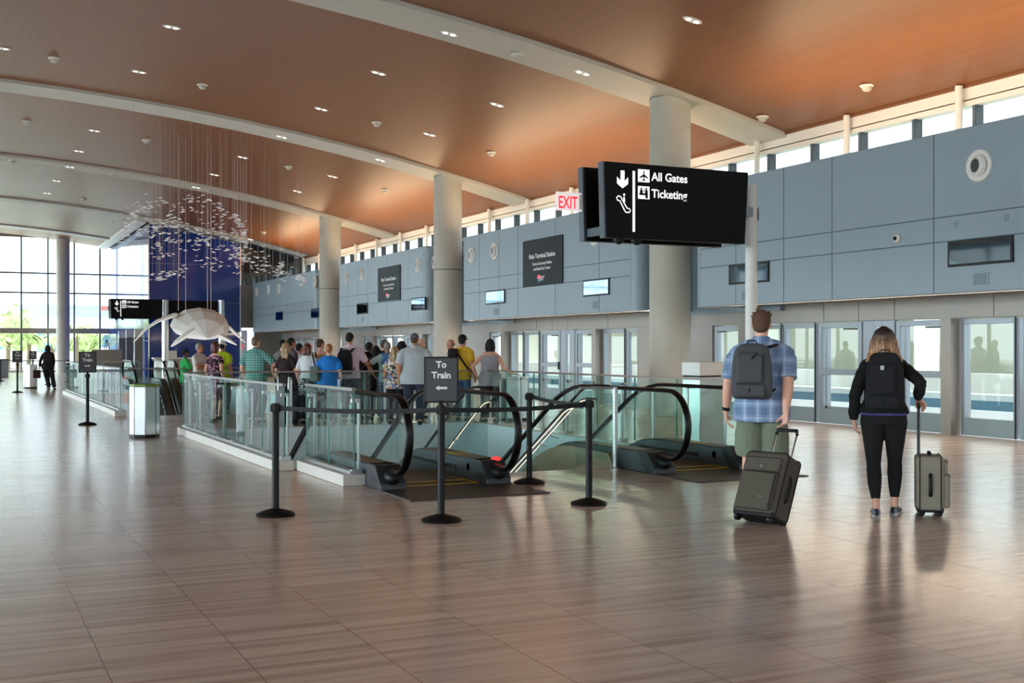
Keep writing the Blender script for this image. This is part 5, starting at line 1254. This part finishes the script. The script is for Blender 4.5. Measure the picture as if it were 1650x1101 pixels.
# the woman in black
wx, wy = fl(1424, 831); hw_ = VH(1424)
BK = fab('black_knit', (13, 13, 16)); 
wom = person('woman with long blonde-brown hair in black sweater and leggings walking away', wx, wy, hw_ + 0.03, 1.69, 'f', 'fair', ('mane', 'dkblonde'), ('loose2', BK, 0.95), ('leggings', fab('black_legging', (9, 9, 12))), 'sneaker',
             arms={'L': {'w': (-0.10, 0.02, -0.50), 'pole': (-0.5, -1, 0), 'curl': 0.6, 'hd': (0.15, 0.1, -1)}, 'R': {'abs': loc_of(1479, 10.40, 1.055, wx, wy, hw_ + 0.03), 'pole': (0.45, -1, -0.1), 'hd': (0.45, 0.35, -0.45), 'pn': (-0.1, -0.2, -1), 'curl': 1.1}},
             feet={'L': (-0.03, -0.06, 0.0, 0.05), 'R': (0.0, 0.12, 0.0, 0.22)}, wd=1.18, fine=True)
k = wom['k']; q = MB()
q.chain([(0, 0.0, 0.937 * k), (0, 0.0, 1.0 * k)], [(0.215 * k, 0.142 * k), (0.205 * k, 0.138 * k)], seg=28, round0=False, round1=False); organic('shirt_hem', q, fab('purple', (84, 78, 150)), wom['t'], 0.009, 1)['label'] = 'purple shirt hem under the sweater'
bp2 = backpack('black backpack with a small white tag worn by the long-haired woman', wx, wy, hw_ + 0.03, 0.335, 0.52, 0.15, 0.95, -0.13, fab('black_canvas', (19, 20, 24)), g2, dx=0.005, shoulder_z=1.37, sx=0.11)
MB().box(-0.035, -0.008, -0.302, -0.296, 1.315, 1.35).build('white_tag', M['letter'], bp2); MB().box(-0.025, -0.018, -0.304, -0.302, 1.322, 1.343).build('tag_mark', M['black'], bp2)

# ---------------------------------------------------------------- suitcases
def suitcase(label, X, Y, rz, W, Dp, Hh, cloth, trim, tilt=0.0, wheel=0.05, handle_h=0.45, hspan=0.2, hx=0.0, front=-1, pocket=True, hy=None, hm='chrome', wheels4=False, Z=0.0, sideh=1):
    t = thing('suitcase', label, 'suitcase', (X, Y, Z), rz); t.rotation_mode = 'XYZ'; t.rotation_euler = (tilt, 0, rz)
    z0 = wheel * 1.5; rr = min(W, Dp) * 0.16
    MB().box(-W / 2, W / 2, -Dp / 2, Dp / 2, z0, z0 + Hh).build('shell', cloth, t, bevel=rr, seg=5)
    pm = MB()
    for y in (-Dp / 2 + 0.03, Dp / 2 - 0.03):
        P_ = []
        for (cx, cz, a0) in ((W / 2 - rr, z0 + Hh - rr, 0), (-W / 2 + rr, z0 + Hh - rr, PI / 2), (-W / 2 + rr, z0 + rr, PI), (W / 2 - rr, z0 + rr, 1.5 * PI)):
            for j in range(5): a = a0 + PI / 2 * j / 4; P_.append((cx + (rr + 0.003) * math.cos(a), y, cz + (rr + 0.003) * math.sin(a)))
        pm.chain(P_, [(0.005, 0.005)] * len(P_), side=(0, 1, 0), seg=6, closed=True)
    pm.build('piping', trim, t, smooth=True)
    yf = -Dp / 2
    if pocket:
        a = MB().box(-W * 0.42, W * 0.42, yf - 0.05, yf + 0.04, z0 + Hh * 0.06, z0 + Hh * 0.66).build('front_pocket', cloth, t, bevel=0.025, seg=4)
        MB().box(-W * 0.42, W * 0.42, yf - 0.028, yf + 0.03, z0 + Hh * 0.68, z0 + Hh * 0.90).build('upper_pocket', cloth, t, bevel=0.015, seg=3)
        z = MB().tube([(-W * 0.4, yf - 0.048, z0 + Hh * 0.64), (W * 0.36, yf - 0.048, z0 + Hh * 0.64), (W * 0.405, yf - 0.046, z0 + Hh * 0.6), (W * 0.41, yf - 0.046, z0 + Hh * 0.1)], 0.004).tube([(-W * 0.4, yf - 0.03, z0 + Hh * 0.885), (W * 0.4, yf - 0.03, z0 + Hh * 0.885)], 0.003); z.build('zipper', trim, t)
        MB().box(-0.012, 0.016, yf - 0.034, yf - 0.028, z0 + Hh * 0.73, z0 + Hh * 0.76).build('logo_badge', M['steel'], t); MB().box(W * 0.14, W * 0.24, yf - 0.054, yf - 0.049, z0 + Hh * 0.25, z0 + Hh * 0.265).build('name_plate', M['steel'], t)
    MB().box(-W / 2 + 0.01, W / 2 - 0.01, -Dp / 2 + 0.005, Dp / 2 - 0.005, z0 - 0.012, z0 + 0.05).build('base_guard', M['black'], t, bevel=0.012)
    for sx_ in (-1, 1):
        for sy_ in ((-1, 1) if wheels4 else (1, -1)):
            wl = MB()
            if wheels4 or sy_ == -1:
                wl.lathe([(wheel * 0.7, -0.018), (wheel, -0.014), (wheel, 0.014), (wheel * 0.7, 0.018)], (sx_ * (W / 2 - 0.045), sy_ * (Dp / 2 - 0.045), wheel), 'x', 20)
                w_ = wl.build('wheel', M['black'], t, smooth='auto'); MB().box(sx_ * (W / 2 - 0.045) - 0.028, sx_ * (W / 2 - 0.045) + 0.028, sy_ * (Dp / 2 - 0.045) - 0.03, sy_ * (Dp / 2 - 0.045) + 0.03, wheel * 1.1, z0 + 0.02).build('wheel_housing', M['black'], w_, bevel=0.01)
            else: wl.box(sx_ * (W / 2 - 0.06) - 0.015, sx_ * (W / 2 - 0.06) + 0.015, Dp / 2 - 0.05, Dp / 2 - 0.02, 0.0, z0).build('foot', M['black'], t, bevel=0.004)
    hyy = Dp / 2 - 0.03 if hy is None else hy
    h = MB()
    for s in (-1, 1): h.chain([(hx + s * hspan / 2, hyy, z0 + Hh - 0.02), (hx + s * hspan / 2, hyy, z0 + Hh + handle_h)], [0.009, 0.009], seg=10, round0=False)
    hh = h.build('telescopic_handle', M[hm], t, smooth='auto')
    MB().chain([(hx - hspan / 2, hyy, z0 + Hh + handle_h - 0.03), (hx - hspan / 2 + 0.01, hyy, z0 + Hh + handle_h + 0.008), (hx + hspan / 2 - 0.01, hyy, z0 + Hh + handle_h + 0.008), (hx + hspan / 2, hyy, z0 + Hh + handle_h - 0.03)], [0.014, 0.016, 0.016, 0.014], side=(0, 1, 0), seg=10).build('grip', M['black'], hh, smooth=True)
    for zz, nm in ((Hh, 'top_handle'),): MB().chain([(-0.08, 0, z0 + zz), (-0.06, 0, z0 + zz + 0.028), (0.06, 0, z0 + zz + 0.028), (0.08, 0, z0 + zz)], [(0.014, 0.008)] * 4, side=(0, 1, 0), seg=8).build(nm, M['black'], t, smooth=True)
    x_ = sideh * W / 2; MB().chain([(x_, 0.0, z0 + Hh * 0.28), (x_ + sideh * 0.022, 0, z0 + Hh * 0.36), (x_ + sideh * 0.022, 0, z0 + Hh * 0.60), (x_, 0, z0 + Hh * 0.68)], [(0.016, 0.008)] * 4, side=(0, 1, 0), seg=8).build('side_handle', M['black'], t, smooth=True)
    return t
sx0, sy0 = fl(1221, 846)
brown = fab('brown_ballistic', (78, 72, 62)); 
suit1 = suitcase('brown soft suitcase on wheels tilted and pulled by the man in plaid', sx0, sy0, 0, 0.42, 0.25, 0.56, brown, g2, tilt=0.0, wheel=0.04, handle_h=0.27, hspan=0.21)
suit1.rotation_euler = (-0.42, 0.0, VH(1226) - 0.6)
sx1, sy1 = fl(1497, 829)
tweed = fab('tweed', (136, 130, 116))
suit2 = suitcase('grey tweed upright suitcase rolled beside the woman in black', sx1, sy1, VH(1497) + math.radians(94), 0.36, 0.24, 0.49, tweed, g2, wheel=0.032, handle_h=0.46, hspan=0.16, wheels4=True, hy=0.09, hm='dark', sideh=-1)
MB().chain([(-0.03, -0.02, 0.55), (0.0, -0.14, 0.51), (0.03, -0.17, 0.47)], [(0.02, 0.001)] * 3, side=(1, 0, 0), seg=6).build('luggage_tag', M['letter'], suit2)

# ---------------------------------------------------------------- the queue between the stairwells
TEE = ('tee', None)
def H_(ytop, d): return EYE + (HZ - ytop) * d / F
def crowd(px, ytop, d, label, turn=0.0, **kw):
    X, Y = atd(px, d); H = H_(ytop, d); return person(label, X, Y, VH(px) + turn, H=H, **kw), X, Y
teal = plaid('cloth_teal_plaid', srgb(86, 158, 146), srgb(46, 106, 100), srgb(196, 222, 214), 0.05, 0.05, 0.5, 0.2)
tie = blotch('cloth_tie_dye', [srgb(120, 190, 214), srgb(150, 214, 186), srgb(84, 140, 214), srgb(190, 220, 220)], 5)
flor = blotch('cloth_floral', [srgb(206, 200, 190), srgb(60, 58, 70), srgb(206, 140, 104), srgb(90, 130, 180), srgb(222, 214, 200), srgb(180, 170, 110)], 26)
flor2 = blotch('cloth_dark_floral', [srgb(24, 18, 26), srgb(36, 22, 34), srgb(200, 140, 170), srgb(26, 20, 28), srgb(120, 60, 90)], 24)
patt = blotch('cloth_black_white', [srgb(30, 32, 36), srgb(190, 196, 196), srgb(60, 64, 70)], 45)
DJ = fab('dark_jeans', (40, 48, 66)); BLK = fab('black_cloth', (20, 19, 22)); JN = fab('jeans', (76, 104, 146)); GRY = fab('grey_trousers', (96, 98, 104)); KH = fab('khaki', (150, 140, 118))
rail_hand = {'pole': (0.5, -1, -0.3), 'curl': 0.5}
crowd(412, 543, 23.6, 'grey-haired man in a teal plaid shirt at the left end of the queue', -0.5, g='m', skin='fair', hair=('short', 'greybrown'), top=('shirt', teal, 0.84), bottom=('trousers', GRY), wd=1.35, arms={'R': {'w': (0.28, 0.24, -0.36), 'pole': (0.6, -1, -0.4)}}, yaw=-0.4)
crowd(461, 553, 23.5, 'woman with very long blonde hair and dark brown top', -0.6, g='f', hair=('verylong', 'blonde'), top=('tee', fab('darkbrown', (44, 26, 30)), 0.86), bottom=('trousers', BLK), wd=1.15, arms={'R': {'w': (0.05, 0.25, -0.28)}}, yaw=-0.3)
crowd(455, 548, 26.0, 'dark-haired person in grey half hidden behind the long blonde-haired woman', -0.3, g='f', hair=('short', 'black'), top=('tee', fab('midgrey', (120, 116, 116)), 0.86), bottom=('trousers', BLK))
crowd(469, 545, 25.2, 'dark-haired man in a dark mauve shirt behind the blonde-haired woman', -1.1, g='m', skin='tan', hair=('short', 'black'), top=('shirt', fab('mauve', (84, 76, 90)), 0.84), bottom=('trousers', BLK), wd=1.1, face=True)
crowd(482, 554, 26.2, 'dark-haired person in a white shirt between the mauve shirt and the red-haired woman', -0.9, g='m', skin='tan', hair=('short', 'black'), top=('tee', fab('white', (214, 218, 222)), 0.84), bottom=('trousers', DJ))
o, X, Y = crowd(496, 554, 23.3, 'woman with an auburn bob, white top and dark patterned skirt', -0.4, g='f', hair=('bob', 'auburn'), top=('tee', fab('white', (214, 218, 222)), 0.98), bottom=('trousers', BLK), wd=1.15, yaw=-0.4)
q = MB(); kk = o['k']; q.chain([(0, 0, 1.0 * kk), (0, 0, 0.85 * kk), (0, 0, 0.62 * kk)], [(0.19 * kk, 0.15 * kk), (0.215 * kk, 0.17 * kk), (0.22 * kk, 0.18 * kk)], seg=20, round0=False, round1=False); organic('skirt', q, patt, o['t'], 0.012, 2, 0.02, 0.1)
g = thing('shoulder_bag', 'dark shoulder bag carried by the woman with the auburn bob', 'bag', (X, Y, 0), VH(496) - 0.4); MB().box(0.12, 0.3, -0.2, -0.05, 0.85, 1.15).build('bag_body', fab('grey_bag', (96, 104, 100)), g, bevel=0.03, seg=3); MB().chain([(0.2, -0.12, 1.15), (0.13, -0.1, 1.42), (0.12, 0.1, 1.42), (0.22, -0.06, 1.15)], [(0.015, 0.005)] * 4, side=(1, 0, 0), seg=6).build('strap', g2, g, smooth=True)
crowd(516, 547, 25.6, 'dark-haired man in an orange and grey vest behind the blue shirt', -0.7, g='m', skin='fair', hair=('short', 'brown'), top=('tank', fab('orange_grey', (196, 150, 110)), 0.84), bottom=('shorts', DJ), yaw=-0.3, face=True)
crowd(530, 555, 23.2, 'person with short ginger hair in a bright blue shirt', -0.1, g='f', hair=('short', 'ginger'), top=('loose', fab('bright_blue', (32, 122, 206)), 0.80), bottom=('trousers', DJ), wd=1.45)
o, X, Y = crowd(563, 537, 23.8, 'tall man in a pale pink shirt with a black backpack, head bent', -0.35, g='m', skin='tan', hair=('short', 'black'), top=('shirt', fab('pale_pink', (222, 196, 210)), 0.86), bottom=('jeans', DJ), wd=1.2, nod=0.35, arms={'R': {'w': (0.06, 0.3, -0.26), 'pole': (0.6, -0.6, -0.6)}, 'L': {'w': (0.05, 0.32, -0.22)}})
backpack('black backpack on the man in the pink shirt', X, Y, VH(563) - 0.35, 0.32, 0.50, 0.17, 0.98, -0.15, fab('black_canvas', (19, 20, 24)), g2, dx=-0.02, shoulder_z=1.5, sx=0.13, detail=False)
o, X, Y = crowd(584, 552, 25.0, 'person in black leaning forward beside the pink-shirted man', -0.9, g='m', skin='dark', hair=('short', 'black'), top=('shirt', BLK, 0.84), bottom=('trousers', fab('dark_grey', (58, 60, 64))), lean=0.3, arms={'R': {'w': (0.05, 0.35, -0.25)}})
backpack('dark rucksack on the leaning person in black', X, Y, VH(584) - 0.9, 0.30, 0.42, 0.16, 1.02, -0.02, fab('dark_brown_canvas', (48, 30, 30)), g2, shoulder_z=1.42, detail=False)
crowd(606, 558, 24.6, 'dark-haired woman in black reaching one arm to the left', -0.2, g='f', skin='tan', hair=('bob', 'black'), top=('long', BLK, 0.84), bottom=('trousers', BLK), arms={'L': {'w': (-0.42, 0.1, -0.22), 'pole': (-0.3, -0.2, -1)}})
crowd(618, 548, 26.2, 'man in a grey cap and dark shirt behind the tie-dye shirt', -0.2, g='m', hair=('short', 'brown'), top=('tee', BLK, 0.84), bottom=('trousers', DJ), cap=fab('grey_cap', (92, 98, 108)))
crowd(624, 551, 24.3, 'grey-haired man in a blue and green tie-dye shirt, hand on hip', -0.2, g='m', skin='tan', hair=('short', 'grey'), top=('tee', tie, 0.86), bottom=('jeans', JN), wd=1.15, arms={'L': {'w': (-0.10, 0.0, -0.38), 'pole': (-1, -0.3, 0)}})
crowd(636, 559, 23.2, 'woman with curly blonde hair in a floral tunic', -0.1, g='f', skin='tan', hair=('long', 'blonde'), top=('loose', flor, 0.80), bottom=('trousers', BLK), wd=1.2)
crowd(647, 550, 25.8, 'dark-haired person behind the floral tunic and the grey-blue shirt', -0.2, g='f', skin='dark', hair=('curly', 'black'), top=('tee', fab('brown', (92, 60, 48)), 0.86), bottom=('trousers', BLK))
crowd(668, 538, 23.0, 'large man in a grey cap and pale grey-blue shirt left of the sign', 0.0, g='m', skin='tan', hair=('short', 'brown'), top=('shirt', fab('grey_blue', (178, 186, 190)), 0.78), bottom=('jeans', DJ), wd=1.6, cap=fab('grey_cap', (92, 98, 108)), yaw=-0.3)
crowd(677, 546, 25.2, 'man with a bare head turned right behind the man in the grey cap', -1.3, g='m', hair=('bald', 'grey'), top=('tee', fab('pale_green', (196, 204, 190)), 0.86), bottom=('trousers', DJ), wd=1.2, face=True)
crowd(727, 547, 26.3, 'balding man in a white shirt facing left in front of the column', 1.5, g='m', skin='tan', hair=('bald', 'greybrown'), top=('shirt', fab('white_blue', (206, 214, 228)), 0.86), bottom=('trousers', GRY), face=True)
o, X, Y = crowd(745, 540, 24.2, 'man in a yellow t-shirt and black cap right of the sign', -0.5, g='m', skin='tan', hair=('short', 'black'), top=('tee', fab('yellow', (222, 178, 46)), 0.84), bottom=('jeans', JN), wd=1.2, cap=BLK)
g = thing('sling_bag', 'black sling bag across the yellow t-shirt', 'bag', (X, Y, 0), VH(745) - 0.5); MB().box(-0.22, -0.02, -0.24, -0.14, 1.22, 1.5).build('bag_body', BLK, g, bevel=0.03, seg=3); MB().chain([(-0.12, -0.17, 1.5), (0.0, -0.16, 1.36), (0.19, -0.13, 1.1), (0.24, 0.0, 1.02)], [(0.02, 0.006)] * 4, side=(0, 0, 1), seg=6).build('strap', BLK, g, smooth=True)
crowd(790, 547, 23.9, 'dark-haired woman in a loose grey sleeveless top, hand on the railing', -0.1, g='f', hair=('bob', 'black'), top=('tank', fab('grey_top', (150, 152, 160)), 0.76), bottom=('trousers', BLK), wd=1.4, arms={'R': {'w': (0.30, -0.02, -0.36), 'pole': (0.6, -0.3, -1), 'hd': (1, 0, -0.1), 'pn': (0, 0, -1), 'curl': 0.3}, 'L': {'w': (-0.12, 0.1, -0.42), 'pole': (-1, -0.5, 0)}})
crowd(298, 563, 26.5, 'person in a green t-shirt looking down, leftmost by the hanging animal', -1.2, g='m', skin='dark', hair=('short', 'black'), top=('tee', fab('green', (30, 160, 76)), 0.86), bottom=('trousers', BLK), nod=0.3, arms={'R': {'w': (0.0, 0.3, -0.25)}, 'L': {'w': (0.0, 0.3, -0.28)}}, face=True)
crowd(321, 553, 26.2, 'grey-haired man in a white shirt with folded arms', -2.2, g='m', skin='tan', hair=('short', 'grey'), top=('tee', fab('offwhite', (220, 218, 216)), 0.84), bottom=('trousers', KH), wd=1.2, arms={'R': {'w': (-0.2, 0.22, -0.24), 'pole': (1, 0, -0.6), 'hd': (-1, 0.1, 0.1), 'pn': (0, -1, 0)}, 'L': {'w': (0.2, 0.18, -0.22), 'pole': (-1, 0, -0.6), 'hd': (1, 0.1, 0.1), 'pn': (0, -1, 0)}}, face=True)
crowd(347, 551, 24.8, 'dark-haired woman in a dark pink-flowered dress', -0.7, g='f', hair=('bob', 'auburn'), dress=(flor2, 0.45), wd=1.15, yaw=-0.4)
crowd(358, 550, 27.6 - 0.8, 'worker in a lime yellow vest and white cap', -0.5, g='m', skin='tan', hair=('short', 'black'), top=('tee', fab('lime', (176, 206, 30)), 0.86), bottom=('trousers', BLK), cap=fab('white', (214, 218, 222)))
X, Y = fl(77, 628)
person('dark-clothed person with a backpack standing far left by the steel bin', X, Y, VH(77), 1.62, 'f', 'dark', ('bob', 'black'), ('long', BLK, 0.84), ('trousers', BLK), 'black', feet={'L': (-0.14, 0, 0, 0.3), 'R': (0.14, 0, 0, 0.3)}, wd=1.3, arms={'L': {'w': (-0.12, 0.05, -0.48)}, 'R': {'w': (0.03, 0.12, -0.46), 'pole': (0.3, -1, 0)}})
backpack('dark backpack worn by the far-left person', X, Y, VH(77), 0.32, 0.42, 0.14, 0.95, -0.13, fab('plum', (40, 26, 36)), g2, shoulder_z=1.33, detail=False)
g = thing('duffel_bag', 'dark bag hanging from the far-left person\'s left hand', 'bag', (X, Y, 0), VH(77)); MB().box(-0.50, -0.24, -0.1, 0.12, 0.42, 0.72).build('bag_body', fab('maroon_bag', (58, 24, 26)), g, bevel=0.04, seg=3); MB().chain([(-0.46, 0, 0.7), (-0.36, 0, 0.86), (-0.28, 0, 0.7)], [0.012] * 3, seg=6).build('strap', g2, g, smooth=True)
X, Y = atd(463, 23.0); suitcase('dark purple suitcase beside the teal plaid shirt, seen through the glass', X, Y, VH(463), 0.44, 0.28, 0.62, fab('aubergine', (48, 44, 66)), g2, wheel=0.035, handle_h=0.32, hspan=0.2, hx=-0.08)
X, Y = atd(313, 23.3); suitcase('dark suitcase lying tilted behind the railing corner, left of the queue', X, Y, VH(313) + 0.5, 0.38, 0.24, 0.5, fab('slate_bag', (62, 66, 70)), g2, wheel=0.035, handle_h=0.1, hspan=0.16)
